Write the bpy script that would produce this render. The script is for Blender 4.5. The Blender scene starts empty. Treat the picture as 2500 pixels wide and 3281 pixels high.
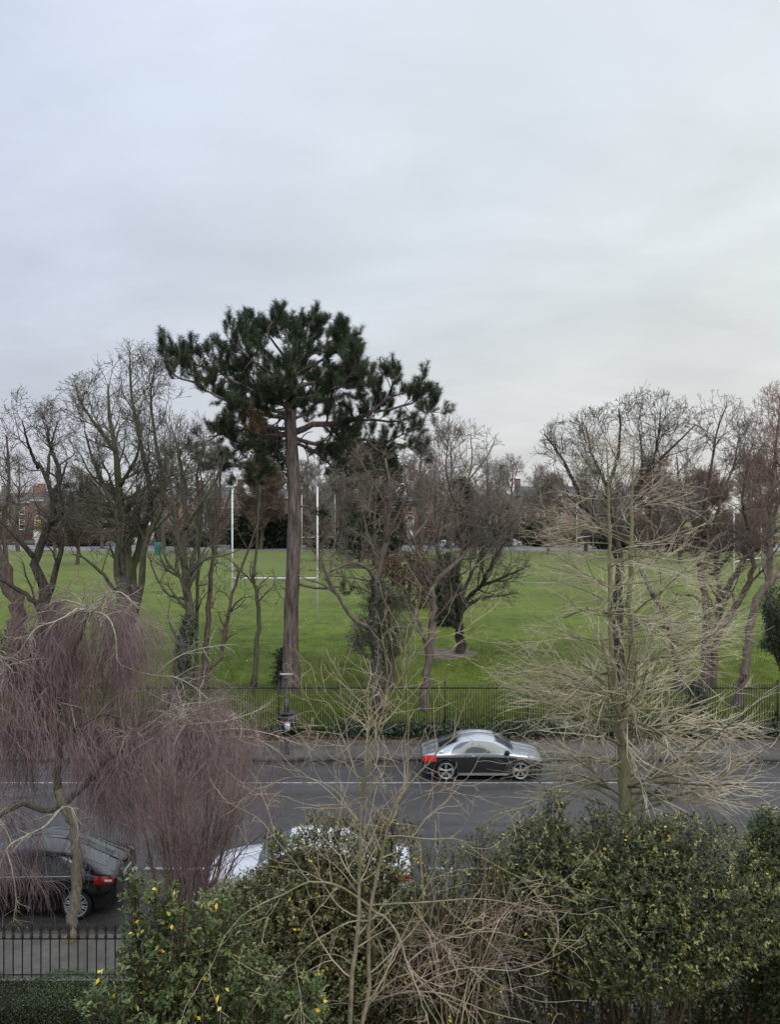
import bpy, math, random
import numpy as np
R0 = np.random.default_rng(7)
random.seed(7)
SC = bpy.context.scene
COL = SC.collection
F = 2526.0; CX = 1250.0; CY = 1640.5; CAMH = 9.0
def W(px, py, Y): return np.array([(px-CX)/F*Y, Y, CAMH-(py-CY)/F*Y])
def smooth(t):
    t = min(1, max(0, t)); return t*t*(3-2*t)
def elev(y):
    if y < 31.2: return 0.12
    return 0.12 + 1.38*smooth((y-31.2)/9.8)
# ---------------------------------------------------------------- materials
def nodes_of(name):
    m = bpy.data.materials.new(name); m.use_nodes = True
    nt = m.node_tree; return m, nt, nt.nodes['Principled BSDF']
def lk(nt, a, b): nt.links.new(a, b)
def mixc(nt, fac, a, b, mode='MIX'):
    n = nt.nodes.new('ShaderNodeMix'); n.data_type = 'RGBA'; n.blend_type = mode
    for sock, v in ((n.inputs['Factor'], fac), (n.inputs['A'], a), (n.inputs['B'], b)):
        if hasattr(v, 'is_linked'): lk(nt, v, sock)
        elif isinstance(v, (int, float)): sock.default_value = v
        else: sock.default_value = (*v, 1)
    return n.outputs['Result']
def noise(nt, scale, detail=4, rough=.6, stretch=None, coord='Object'):
    tc = nt.nodes.new('ShaderNodeTexCoord'); v = tc.outputs[coord]
    if stretch:
        mp = nt.nodes.new('ShaderNodeMapping'); mp.inputs['Scale'].default_value = stretch
        lk(nt, v, mp.inputs['Vector']); v = mp.outputs['Vector']
    n = nt.nodes.new('ShaderNodeTexNoise'); n.inputs['Scale'].default_value = scale
    n.inputs['Detail'].default_value = detail; n.inputs['Roughness'].default_value = rough
    lk(nt, v, n.inputs['Vector']); return n.outputs['Fac']
def ramp(nt, src, stops):
    r = nt.nodes.new('ShaderNodeValToRGB'); e = r.color_ramp.elements
    while len(e) < len(stops): e.new(.5)
    for k, (p, c) in enumerate(stops):
        e[k].position = p; e[k].color = (*c, 1) if not isinstance(c, (int, float)) else (c, c, c, 1)
    lk(nt, src, r.inputs['Fac']); return r.outputs['Color']
def bump(nt, bs, src, strength, dist=.02):
    b = nt.nodes.new('ShaderNodeBump'); b.inputs['Strength'].default_value = strength
    b.inputs['Distance'].default_value = dist; lk(nt, src, b.inputs['Height']); lk(nt, b.outputs['Normal'], bs.inputs['Normal'])
MATS = {}
def noisy(name, c1, c2, scale=5, rough=.7, bmp=0, metal=0, stretch=None, spec=.4, detail=4):
    if name in MATS: return MATS[name]
    m, nt, bs = nodes_of(name)
    f = noise(nt, scale, detail, .65, stretch)
    lk(nt, ramp(nt, f, [(.35, c1), (.65, c2)]), bs.inputs['Base Color'])
    bs.inputs['Roughness'].default_value = rough; bs.inputs['Metallic'].default_value = metal
    bs.inputs['Specular IOR Level'].default_value = spec
    if bmp: bump(nt, bs, f, bmp)
    MATS[name] = m; return m
def tinted(name, stops, rough=.5, spec=.4, nz=None):
    """colour from the mesh attribute tint"""
    if name in MATS: return MATS[name]
    m, nt, bs = nodes_of(name)
    at = nt.nodes.new('ShaderNodeAttribute'); at.attribute_name = 'tint'
    c = ramp(nt, at.outputs['Fac'], stops)
    if nz:
        f = noise(nt, nz, 3); c = mixc(nt, 1.0, c, ramp(nt, f, [(.3, .55), (.7, 1.25)]), 'MULTIPLY')
    lk(nt, c, bs.inputs['Base Color']); bs.inputs['Roughness'].default_value = rough
    bs.inputs['Specular IOR Level'].default_value = spec
    MATS[name] = m; return m
# ---------------------------------------------------------------- meshes
class MB:
    """collects quads, tris and boxes, builds ONE mesh object"""
    def __init__(s): s.v = []; s.q = []; s.t = []; s.tint = []; s.n = 0
    def add(s, v, quads=None, tris=None, tint=None):
        v = np.asarray(v, float).reshape(-1, 3)
        if quads is not None and len(quads): s.q.append(np.asarray(quads, int).reshape(-1, 4)+s.n)
        if tris is not None and len(tris): s.t.append(np.asarray(tris, int).reshape(-1, 3)+s.n)
        s.v.append(v); s.n += len(v)
        if tint is None: tint = np.zeros(len(v))
        s.tint.append(np.broadcast_to(np.asarray(tint, float), (len(v),))); return s
    def box(s, c, d, rz=0.0, rx=0.0):
        """centre, full size"""
        x, y, z = np.array(d, float)/2
        p = np.array([[-x,-y,-z],[x,-y,-z],[x,y,-z],[-x,y,-z],[-x,-y,z],[x,-y,z],[x,y,z],[-x,y,z]])
        if rx:
            a, b = math.cos(rx), math.sin(rx); p = np.stack([p[:,0], a*p[:,1]-b*p[:,2], b*p[:,1]+a*p[:,2]], 1)
        if rz:
            a, b = math.cos(rz), math.sin(rz); p = np.stack([a*p[:,0]-b*p[:,1], b*p[:,0]+a*p[:,1], p[:,2]], 1)
        return s.add(p+np.array(c, float), [[0,3,2,1],[4,5,6,7],[0,1,5,4],[1,2,6,5],[2,3,7,6],[3,0,4,7]])
    def tubes(s, P, R, S=5, tint=None, cap=False):
        P = np.asarray(P, float); R = np.asarray(R, float)
        if P.ndim == 2: P = P[None]; R = np.broadcast_to(R, (P.shape[1],))[None]
        M, N, _ = P.shape
        if M == 0: return s
        R = np.broadcast_to(R, (M, N))
        T = np.gradient(P, axis=1); T /= np.linalg.norm(T, axis=2, keepdims=True)+1e-9
        o = np.abs(P[:, -1]-P[:, 0]); ref = np.eye(3)[np.argmin(o, 1)]
        U = np.cross(T, ref[:, None]); U /= np.linalg.norm(U, axis=2, keepdims=True)+1e-9
        V = np.cross(T, U)
        a = np.arange(S)*2*math.pi/S
        rg = P[:, :, None]+R[:, :, None, None]*(np.cos(a)[:, None]*U[:, :, None]+np.sin(a)[:, None]*V[:, :, None])
        i = (np.arange(M)[:, None, None]*N+np.arange(N-1)[None, :, None])*S
        k = np.arange(S)[None, None]; k2 = (k+1) % S
        q = np.stack(np.broadcast_arrays(i+k, i+k2, i+S+k2, i+S+k), -1).reshape(-1, 4)
        tt = None
        if tint is not None: tt = np.repeat(np.broadcast_to(tint, (M, N)).reshape(-1), S)
        tris = None
        if cap and S >= 3:
            tris = []
            for m in range(M):
                b = (m*N+N-1)*S; tris += [[b, b+j, b+j+1] for j in range(1, S-1)]
                b = m*N*S; tris += [[b, b+j+1, b+j] for j in range(1, S-1)]
        return s.add(rg.reshape(-1, 3), q, tris, tt)
    def lathe(s, prof, c, axis='z', S=16):
        prof = np.array(prof, float); a = np.arange(S)*2*math.pi/S; n = len(prof)
        ring = np.stack([prof[:, :1]*np.cos(a), prof[:, :1]*np.sin(a), np.repeat(prof[:, 1:], S, 1)], -1)
        p = ring.reshape(-1, 3)
        if axis == 'y': p = np.stack([p[:, 0], p[:, 2], -p[:, 1]], 1)
        if axis == 'x': p = np.stack([p[:, 2], p[:, 1], -p[:, 0]], 1)
        i = np.arange(n-1)[:, None]*S; k = np.arange(S)[None]; k2 = (k+1) % S
        q = np.stack(np.broadcast_arrays(i+k, i+k2, i+S+k2, i+S+k), -1).reshape(-1, 4)
        return s.add(p+np.array(c, float), q)
    def leaves(s, P, D, Nn, L, Wd, tint, fold=.18):
        """leaf blades at P pointing along D, face normal about Nn"""
        M = len(P)
        D = D/(np.linalg.norm(D, axis=1, keepdims=True)+1e-9)
        U = np.cross(D, Nn); U /= np.linalg.norm(U, axis=1, keepdims=True)+1e-9
        N2 = np.cross(U, D); L = np.broadcast_to(L, (M,))[:, None]; w = np.broadcast_to(Wd, (M,))[:, None]
        b = P; t = P+D*L-N2*L*.12; m = P+D*L*.5+N2*w*0
        l = P+D*L*.48+U*w*.5+N2*w*fold; r = P+D*L*.48-U*w*.5+N2*w*fold
        v = np.stack([b, l, t, r, m], 1).reshape(-1, 3)
        i = np.arange(M)[:, None, None]*5
        tr = i+np.array([[0, 4, 1], [1, 4, 2], [2, 4, 3], [3, 4, 0]])[None]
        return s.add(v, None, tr.reshape(-1, 3), np.repeat(np.broadcast_to(tint, (M,)), 5))
    def build(s, name, mat, parent=None, smooth=False, base=None):
        me = bpy.data.meshes.new(name)
        if s.n:
            v = np.concatenate(s.v).astype(np.float32)
            if parent is not None and base is None: base = WB.get(parent.name, (0, 0, 0))
            if base is not None: v = v-np.array(base, np.float32)
            q = np.concatenate(s.q) if s.q else np.zeros((0, 4), int)
            t = np.concatenate(s.t) if s.t else np.zeros((0, 3), int)
            me.vertices.add(len(v)); me.vertices.foreach_set('co', v.ravel())
            me.loops.add(q.size+t.size); me.loops.foreach_set('vertex_index', np.concatenate([q.ravel(), t.ravel()]).astype(np.int32))
            me.polygons.add(len(q)+len(t))
            me.polygons.foreach_set('loop_start', np.concatenate([np.arange(len(q))*4, q.size+np.arange(len(t))*3]).astype(np.int32))
            if smooth: me.polygons.foreach_set('use_smooth', np.ones(len(q)+len(t), bool))
            tn = np.concatenate(s.tint)
            if tn.any():
                a = me.attributes.new('tint', 'FLOAT', 'POINT'); a.data.foreach_set('value', tn.astype(np.float32))
            me.update(calc_edges=True)
        me.materials.append(mat)
        o = bpy.data.objects.new(name, me); COL.objects.link(o)
        if parent is not None:
            o.parent = parent; WB[o.name] = WB.get(parent.name, (0, 0, 0))
        elif base is not None:
            o.location = base; WB[o.name] = tuple(base)
        return o
WB = {}
def thing(name, label, cat, base, group=None):
    o = bpy.data.objects.new(name, None); COL.objects.link(o); o.location = base
    o.empty_display_size = .3; WB[o.name] = tuple(base)
    o['label'] = label; o['category'] = cat
    if group: o['group'] = group
    return o
def tag(o, label, cat, group=None, kind=None):
    o['label'] = label; o['category'] = cat
    if group: o['group'] = group
    if kind: o['kind'] = kind
    return o
def struct(name, mb, mat, smooth=False):
    o = mb.build(name, mat, smooth=smooth); o['kind'] = 'structure'; return o
def dup(root, loc, rz=0, label=None, scale=None):
    def cp(o, par):
        c = o.copy(); COL.objects.link(c); c.parent = par
        for ch in o.children: cp(ch, c)
        return c
    r = cp(root, None); r.location = loc; r.rotation_euler = (0, 0, rz)
    if scale: r.scale = scale if hasattr(scale, '__len__') else (scale,)*3
    if label: r['label'] = label
    return r
# ---------------------------------------------------------------- growth
def resample(pts, n):
    p = np.asarray(pts, float); k = len(p)
    if k == 2: t = np.linspace(0, 1, n)[:, None]; return p[0]*(1-t)+p[1]*t
    e = np.concatenate([2*p[:1]-p[1:2], p, 2*p[-1:]-p[-2:-1]])
    u = np.linspace(0, k-1-1e-6, n); i = u.astype(int); t = (u-i)[:, None]
    a, b, c, d = e[i], e[i+1], e[i+2], e[i+3]
    return .5*((2*b)+(c-a)*t+(2*a-5*b+4*c-d)*t**2+(3*b-a-3*c+d)*t**3)
def unit(v): return v/(np.linalg.norm(v, axis=-1, keepdims=True)+1e-9)
def gz(x, y): return elev(y)+(.05*math.sin(x*.9+y*.5)*math.sin(y*.7)*min(1, max(0, y-31.3)) if y < 60 else 0)
def limb(pts, Y, w0, w1, n=14, flare=0, rng=R0, jit=.25):
    """a limb traced through (px, py[, dy]) points of a tree standing at depth Y; widths in the same units"""
    w = np.array([W(p[0], p[1], Y+(p[2] if len(p) > 2 else 0)) for p in pts])
    P = resample(w, n); t = np.linspace(0, 1, n)
    r = (w0+(w1-w0)*t)/2*Y/F
    if flare: r = r*(1+2.6*flare*np.exp(-t*n/1.1))
    P[1:-1] += rng.normal(0, jit, (n-2, 3))*r[1:-1, None]
    return P, r
def exit_len(p, d, env):
    """distance to leave the union of ellipsoids (centre, radii)"""
    best = np.zeros(len(p))
    for c, rr in env:
        q = (p-c)/rr; e = d/rr
        A = (e*e).sum(1); B = (q*e).sum(1); C = (q*q).sum(1)-1
        disc = B*B-A*C; s = np.where(disc > 0, (-B+np.sqrt(np.maximum(disc, 0)))/A, 0)
        best = np.maximum(best, s)
    return best
def spawn(P, R, den, L, ang, N, rng, t0=.15, t1=1., wig=.15, up=.0, rr=.55, rmin=.004, rend=.45, env=None, lt=.4, k=None, flat=0., tip=True):
    """children of the polylines P (M,N,3) with radii R: den per metre (or k each)"""
    M, n, _ = P.shape
    if M == 0: return np.zeros((0, N, 3)), np.zeros((0, N))
    ln = np.linalg.norm(np.diff(P, axis=1), axis=2).sum(1)
    cnt = rng.poisson(ln*den) if k is None else np.full(M, k)
    idx = np.repeat(np.arange(M), cnt); t = t0+(t1-t0)*rng.random(len(idx))
    if tip: idx = np.concatenate([idx, np.arange(M)]); t = np.concatenate([t, np.full(M, .995)])
    m = len(idx)
    if m == 0: return np.zeros((0, N, 3)), np.zeros((0, N))
    u = t*(n-1); i = np.minimum(u.astype(int), n-2); f = (u-i)
    p = P[idx, i]*(1-f)[:, None]+P[idx, i+1]*f[:, None]
    tan = unit(P[idx, i+1]-P[idx, i]); r = R[idx, i]*(1-f)+R[idx, i+1]*f
    rnd = rng.normal(size=(m, 3)); rnd[:, 2] *= (1-flat); perp = unit(rnd-(rnd*tan).sum(1, keepdims=True)*tan)
    a = np.radians(rng.uniform(ang[0], ang[1], m))
    if tip: a[-M:] *= .3
    d = unit(np.cos(a)[:, None]*tan+np.sin(a)[:, None]*perp)
    ll = rng.uniform(L[0], L[1], m)*(1-lt*t)
    if env is not None:
        ex = exit_len(p, d, env); ll = np.minimum(ll, ex*rng.uniform(.75, 1.08, m)+.05)
    keep = ll > .04
    p, d, ll, r = p[keep], d[keep], ll[keep], r[keep]; m = len(p)
    r0 = np.maximum(np.minimum(r*rr, .5*r+.5*ll*.03), rmin)
    out = np.empty((m, N, 3)); out[:, 0] = p; st = (ll/(N-1))[:, None]
    for j in range(1, N):
        d = d+rng.normal(0, wig, (m, 3)); d[:, 2] += up*(j/(N-1)+.3); d = unit(d)
        out[:, j] = out[:, j-1]+d*st
    rad = r0[:, None]*np.linspace(1, rend, N)[None]
    return out, np.maximum(rad, rmin*.8)
def ell(cx, cy, rx, ry, Y, dep=None):
    s = Y/F; return (W(cx, cy, Y), np.array([rx*s, dep if dep else rx*s, ry*s]))
def clumpy(rng, n, env, shell=.55):
    """points in a union of ellipsoids, thicker to the outside"""
    vol = np.array([np.prod(r) for c, r in env]); k = rng.choice(len(env), n, p=vol/vol.sum())
    d = unit(rng.normal(size=(n, 3))); rad = rng.random(n)**(1/3*shell)
    c = np.array([e[0] for e in env])[k]; r = np.array([e[1] for e in env])[k]
    return c+d*rad[:, None]*r, d, rad
# ---------------------------------------------------------------- camera, sky, sun
cam = bpy.data.cameras.new('camera'); camo = bpy.data.objects.new('camera', cam); COL.objects.link(camo)
camo.location = (0, 0, CAMH); camo.rotation_euler = (math.radians(90), 0, 0)
cam.sensor_fit = 'VERTICAL'; cam.sensor_height = 32.81; cam.lens = 25.26; cam.clip_start = .1; cam.clip_end = 6000
SC.camera = camo
SC.view_settings.view_transform = 'Standard'; SC.view_settings.look = 'None'; SC.view_settings.exposure = 0
SC.render.engine = 'CYCLES'
SC.cycles.max_bounces = 5; SC.cycles.diffuse_bounces = 2; SC.cycles.glossy_bounces = 2; SC.cycles.transmission_bounces = 2
SC.cycles.use_adaptive_sampling = True; SC.cycles.adaptive_threshold = .02
SC.cycles.use_denoising = True; SC.cycles.denoiser = 'OPENIMAGEDENOISE'; SC.cycles.denoising_input_passes = 'RGB_ALBEDO_NORMAL'; SC.cycles.denoising_prefilter = 'ACCURATE'
SUN_EL = math.radians(52); SUN_AZ = math.radians(150)
w = bpy.data.worlds.new('World'); SC.world = w; w.use_nodes = True
nt = w.node_tree; bg = nt.nodes['Background']
sk = nt.nodes.new('ShaderNodeTexSky'); sk.sky_type = 'NISHITA'; sk.sun_disc = False
sk.sun_elevation = SUN_EL; sk.sun_rotation = SUN_AZ
tc = nt.nodes.new('ShaderNodeTexCoord'); sp = nt.nodes.new('ShaderNodeSeparateXYZ'); lk(nt, tc.outputs['Generated'], sp.inputs[0])
def mth(op, a, b=None, c=None):
    n = nt.nodes.new('ShaderNodeMath'); n.operation = op
    for k, v in enumerate((a, b, c)):
        if v is None: continue
        if hasattr(v, 'is_linked'): lk(nt, v, n.inputs[k])
        else: n.inputs[k].default_value = v
    return n.outputs[0]
zc = mth('MAXIMUM', sp.outputs['Z'], 0.0); den = mth('ADD', zc, .22)
cv = nt.nodes.new('ShaderNodeCombineXYZ')
lk(nt, mth('DIVIDE', sp.outputs['X'], den), cv.inputs[0]); lk(nt, mth('DIVIDE', sp.outputs['Y'], den), cv.inputs[1])
def wn(scale, det, dist=0, off=(0, 0, 0), st=(1, 1, 1)):
    mp = nt.nodes.new('ShaderNodeMapping'); mp.inputs['Location'].default_value = off; mp.inputs['Scale'].default_value = st
    mp.inputs['Rotation'].default_value = (0, 0, .35)
    lk(nt, cv.outputs[0], mp.inputs['Vector'])
    n = nt.nodes.new('ShaderNodeTexNoise'); n.inputs['Scale'].default_value = scale; n.inputs['Detail'].default_value = det
    n.inputs['Roughness'].default_value = .5; n.inputs['Distortion'].default_value = dist
    lk(nt, mp.outputs[0], n.inputs['Vector']); return n.outputs['Fac']
# an overcast deck: base tone by height, a cooler side and a warmer low gap, broken by soft streaks
base = ramp(nt, zc, [(0.0, (.66, .655, .64)), (.10, (.71, .72, .725)), (.26, (.72, .77, .805)), (.45, (.77, .835, .90)), (.60, (.81, .87, .96))])
side = mth('ADD', mth('MULTIPLY', sp.outputs['X'], .95), .5)
tone = ramp(nt, side, [(.1, (.86, .88, .98)), (.5, (.98, .99, 1.0)), (.9, (1.08, 1.06, 1.02))])
c1 = mixc(nt, 1.0, base, tone, 'MULTIPLY')
cl = ramp(nt, wn(1.5, 6, .4, (3.1, 1.7, 0), (.95, 1.2, 1)), [(.3, .915), (.5, .99), (.70, 1.085)])
c2 = mixc(nt, 1.0, c1, cl, 'MULTIPLY')
cl2 = ramp(nt, wn(2.3, 6, .8, (8.3, 4.1, 0), (.9, 1.5, 1)), [(.3, .96), (.7, 1.045)])
c3 = mixc(nt, 1.0, c2, cl2, 'MULTIPLY')
# an overcast sky is brightest overhead
zen = ramp(nt, zc, [(0.0, 1/1.9), (.56, 1/1.9), (.85, 1.0)])
c4 = mixc(nt, 1.0, c3, zen, 'MULTIPLY')
gain = nt.nodes.new('ShaderNodeVectorMath'); gain.operation = 'SCALE'; gain.inputs['Scale'].default_value = 10*1.9
lk(nt, c4, gain.inputs[0])
c5 = mixc(nt, .93, sk.outputs[0], gain.outputs[0])
lk(nt, c5, bg.inputs['Color']); bg.inputs['Strength'].default_value = .1
sl = bpy.data.lights.new('sun', 'SUN'); sl.energy = 1.1; sl.angle = math.radians(40); sl.color = (1, .96, .9)
so = bpy.data.objects.new('sun', sl); COL.objects.link(so)
so.rotation_euler = (math.radians(90)-SUN_EL, 0, math.radians(180)-SUN_AZ)
# ---------------------------------------------------------------- ground
def grass_mat():
    m, nt, bs = nodes_of('turf')
    a = noise(nt, .09, 5); b = noise(nt, 1.6, 6, .7, (1, .45, 1)); c = noise(nt, 14, 4, .75, (1, .5, 1))
    d = noise(nt, .35, 4, .6, (.25, 1, 1))
    col = ramp(nt, a, [(.3, (.068, .100, .012)), (.5, (.100, .136, .018)), (.72, (.138, .162, .034))])
    col = mixc(nt, 1., col, ramp(nt, d, [(.3, .78), (.7, 1.2)]), 'MULTIPLY')
    col = mixc(nt, 1., col, ramp(nt, b, [(.28, .48), (.5, 1.0), (.75, 1.35)]), 'MULTIPLY')
    col = mixc(nt, 1., col, ramp(nt, c, [(.25, .55), (.5, 1.0), (.8, 1.4)]), 'MULTIPLY')
    wr = noise(nt, .16, 5, .65, (1, .6, 1)); wm = nt.nodes.new('ShaderNodeMath'); wm.operation = 'MULTIPLY'; lk(nt, ramp(nt, wr, [(.52, 0), (.72, .55)]), wm.inputs[0]); lk(nt, ramp(nt, b, [(.35, .3), (.6, 1)]), wm.inputs[1])
    col = mixc(nt, wm.outputs[0], col, (.125, .125, .045))
    # thin, trodden and leaf-strewn turf at the foot of the bank
    tc = nt.nodes.new('ShaderNodeTexCoord'); s = nt.nodes.new('ShaderNodeSeparateXYZ'); lk(nt, tc.outputs['Object'], s.inputs[0])
    mr = nt.nodes.new('ShaderNodeMapRange'); mr.inputs['From Min'].default_value = 31.0; mr.inputs['From Max'].default_value = 37
    mr.inputs['To Min'].default_value = 1; mr.inputs['To Max'].default_value = 0; lk(nt, s.outputs['Y'], mr.inputs['Value'])
    mm = nt.nodes.new('ShaderNodeMath'); mm.operation = 'MULTIPLY'; lk(nt, mr.outputs[0], mm.inputs[0])
    lk(nt, ramp(nt, noise(nt, .8, 6, .7), [(.35, .25), (.6, .95)]), mm.inputs[1])
    col = mixc(nt, mm.outputs[0], col, ramp(nt, noise(nt, 5, 5, .7), [(.3, (.030, .040, .012)), (.6, (.072, .078, .025)), (.8, (.11, .09, .05))]))
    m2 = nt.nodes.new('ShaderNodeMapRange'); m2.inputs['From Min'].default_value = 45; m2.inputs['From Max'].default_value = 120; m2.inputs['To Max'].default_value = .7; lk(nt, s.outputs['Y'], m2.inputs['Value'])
    col = mixc(nt, m2.outputs[0], col, (.150, .176, .062))  # distance haze painted into the turf, paler further out
    lk(nt, col, bs.inputs['Base Color']); bs.inputs['Roughness'].default_value = .85; bs.inputs['Specular IOR Level'].default_value = .15
    bump(nt, bs, c, .6, .06); return m
turf = grass_mat()
ys = np.concatenate([np.linspace(31.2, 46, 38), np.linspace(47, 166, 40), np.linspace(177.5, 200, 4), [300, 900, 4000]])
xs = np.concatenate([[-4000, -400, -120], np.linspace(-70, 70, 71), [120, 400, 4000]])
X, Y = np.meshgrid(xs, ys)
Z = np.vectorize(gz)(X, Y)
nx = len(xs); qi = (np.arange(len(ys)-1)[:, None]*nx+np.arange(nx-1)[None])
qd = np.stack([qi, qi+1, qi+nx+1, qi+nx], -1).reshape(-1, 4)
struct('field', MB().add(np.stack([X, Y, Z], -1), qd), turf, True)
def asphalt():
    m, nt, bs = nodes_of('asphalt')
    f = noise(nt, 60, 3, .8); g = noise(nt, .6, 5, .6, (.3, 1, 1)); h = noise(nt, 4, 5, .7)
    col = ramp(nt, f, [(.3, (.036, .034, .034)), (.55, (.066, .063, .062)), (.8, (.125, .12, .116))])
    col = mixc(nt, 1., col, ramp(nt, g, [(.3, .72), (.7, 1.18)]), 'MULTIPLY'); col = mixc(nt, 1., col, ramp(nt, h, [(.3, .72), (.7, 1.2)]), 'MULTIPLY')
    lk(nt, col, bs.inputs['Base Color']); pt = noise(nt, .22, 2, .4, (.4, 2.2, 1)); col = mixc(nt, 1., col, ramp(nt, pt, [(.47, 1.0), (.49, .80), (.56, .82), (.58, 1.08)]), 'MULTIPLY')
    lk(nt, col, bs.inputs['Base Color']); lk(nt, ramp(nt, g, [(.3, .42), (.7, .66)]), bs.inputs['Roughness'])
    bump(nt, bs, f, .25, .01); return m
asph = asphalt()
pave = noisy('paving_concrete', (.105, .098, .088), (.17, .16, .145), 3.5, .8, .1, detail=8)
kerbm = noisy('kerb_granite', (.045, .043, .04), (.10, .096, .09), 8, .7, .1)
soil = noisy('garden_soil', (.03, .025, .018), (.075, .06, .04), 6, .9, .3, detail=8)
litm = noisy('leaf_soil', (.03, .022, .015), (.085, .058, .042), 9, .9, .4, detail=8)
KY0, KY1 = 16.75, 28.42
def sheet(x0, x1, y0, y1, z): return MB().add([[x0,y0,z],[x1,y0,z],[x1,y1,z],[x0,y1,z]], [[0,1,2,3]])
struct('road', sheet(-300, 300, KY0, KY1, 0), asph)
struct('footpath', sheet(-300, 300, 14.0, KY0-.15, .12), pave)
struct('footpath', sheet(-300, 300, KY1+.15, 30.75, .12), noisy('far_footpath', (.06, .053, .047), (.12, .108, .096), 1.6, .8, .15, detail=8))
struct('ground', sheet(-300, 300, -60, 14.0, .125), soil)
struct('verge', sheet(-300, 300, 30.75, 31.2, .118), litm)
for y in (KY0-.075, KY1+.075):
    b = MB()
    for i in range(-34, 34): b.box((i*.914, y, .055), (.906, .15, .15))
    b.box((-165, y, .055), (268, .15, .148)); b.box((165, y, .055), (268, .15, .148))
    struct('kerb', b, kerbm)
lin = noisy('worn_road_paint', (.13, .128, .125), (.58, .57, .55), 5, .6, 0, detail=8)
struct('road_marking', sheet(-200, 200, 26.16, 26.235, .004), lin)
b = MB(); x = -30.0
while x < 30:
    b.add([[x,19.85,.004],[x+.62,19.85,.004],[x+.62,19.96,.004],[x,19.96,.004]], [[0,1,2,3]]); x += 1.0
b.add([[-6.2,19.84,.0042],[-4.9,19.84,.0042],[-4.9,19.97,.0042],[-6.2,19.97,.0042]], [[0,1,2,3]])
struct('road_marking', b, lin)
struct('far_road', sheet(-400, 400, 153, 175.5, 1.506), noisy('far_asphalt', (.16, .16, .165), (.22, .22, .225), .5, .7))
b = MB(); b.box((0, 176.5, 1.53), (800, 2.0, .14)); struct('far_pavement', b, noisy('far_paving', (.22, .21, .2), (.3, .29, .28), 1, .8))
# mulch ring under the dark tree
b = MB(); n = 40; mx0 = W(1440, 2065, 41.6)[0]; P = []; rings = 7
for k in range(rings):
    for j in range(n):
        a = j*2*math.pi/n; r = (1+.12*math.sin(a*3+1)+.08*math.sin(a*7))*(k+.02)/(rings-1)
        x, y = mx0+1.55*r*math.cos(a), 41.7+1.5*r*math.sin(a); P.append([x, y, gz(x, y)+(.03+.05*(1-r) if k < rings-1 else -.02)])
b.add(P, [[k*n+j, k*n+(j+1) % n, (k+1)*n+(j+1) % n, (k+1)*n+j] for k in range(rings-1) for j in range(n)])
struct('mulch_ground', b, noisy('dry_mulch', (.075, .06, .05), (.20, .165, .125), 2.6, .95, .3, detail=8), True)
# ---------------------------------------------------------------- park fence
iron = noisy('black_iron', (.008, .009, .007), (.024, .024, .019), 20, .55, .1, spec=.4)
FY = 31.25; BAY = 3.30
def rail_bay(x0, root):
    mb = MB(); n = 31
    for j in range(1, n+1):
        x = x0+j*BAY/(n+1)
        mb.box((x, FY, 1.13), (.025, .025, 2.02))
        mb.add([[x-.0105,FY-.0105,2.14],[x+.0105,FY-.0105,2.14],[x+.0105,FY+.0105,2.14],[x-.0105,FY+.0105,2.14],[x,FY,2.235]], None, [[0,1,4],[1,2,4],[2,3,4],[3,0,4]])
    o = mb.build('railing_panel', iron, root)
    for z in (.38, 2.02): MB().box((x0+BAY/2, FY, z), (BAY-.07, .012, .055)).build('rail', iron, root)
xp0 = (893-CX)/F*FY
pf = thing('park_fence', 'tall black iron bar fence running between the footpath and the grass bank', 'fence', (0, FY, .12))
for k in range(-5, 8):
    x = xp0+k*BAY
    MB().box((x, FY, 1.17), (.065, .065, 2.2)).box((x, FY, 2.31), (.05, .05, .1)).box((x, FY+.35, .62), (.03, 1.0, .04), rx=-1.0).build('post', iron, pf)
    if k < 7: rail_bay(x, pf)
# ---------------------------------------------------------------- garden railings with fleur-de-lis heads
GY = 14.62
gf = thing('garden_railing', 'low black railing with leaf-shaped spear heads behind the clipped box hedge', 'railing', (0, GY, .12))
rust = noisy('rusty_iron', (.016, .012, .010), (.06, .042, .034), 30, .6, .2)
MB().box((0, GY, .22), (26, .22, .26)).build('plinth', noisy('granite_plinth', (.16, .15, .14), (.26, .25, .23), 6, .8, .1), gf)
MB().box((0, GY, 1.085), (26, .034, .012)).build('rail', iron, gf)
MB().box((0, GY, .42), (26, .03, .012)).build('rail', iron, gf)
def finial(x):
    mb = MB().lathe([(.0,1.07),(.026,1.09),(.034,1.13),(.026,1.165),(.014,1.175),(.03,1.19),(.03,1.2),(.014,1.21),(.024,1.235),(.02,1.27),(.030,1.30),(.016,1.35),(.001,1.40)], (x, GY, 0), S=8)
    for s in (-1, 1):
        p = resample([[x+s*.008,GY,1.225],[x+s*.05,GY,1.275],[x+s*.062,GY,1.315],[x+s*.045,GY,1.325]], 7)
        mb.tubes(p, np.linspace(.015, .007, 7), 5)
    return mb
for j in range(78):
    x = -9.75+j*.172
    if -2.6 < x < 1.0: continue
    if x > 3.6: break
    bb = MB().tubes([[x,GY,.33],[x,GY,.7],[x,GY,1.09]], np.full(3, .0115), 6).build('bar', iron, gf)
    finial(x).build('finial', rust, bb)
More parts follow.
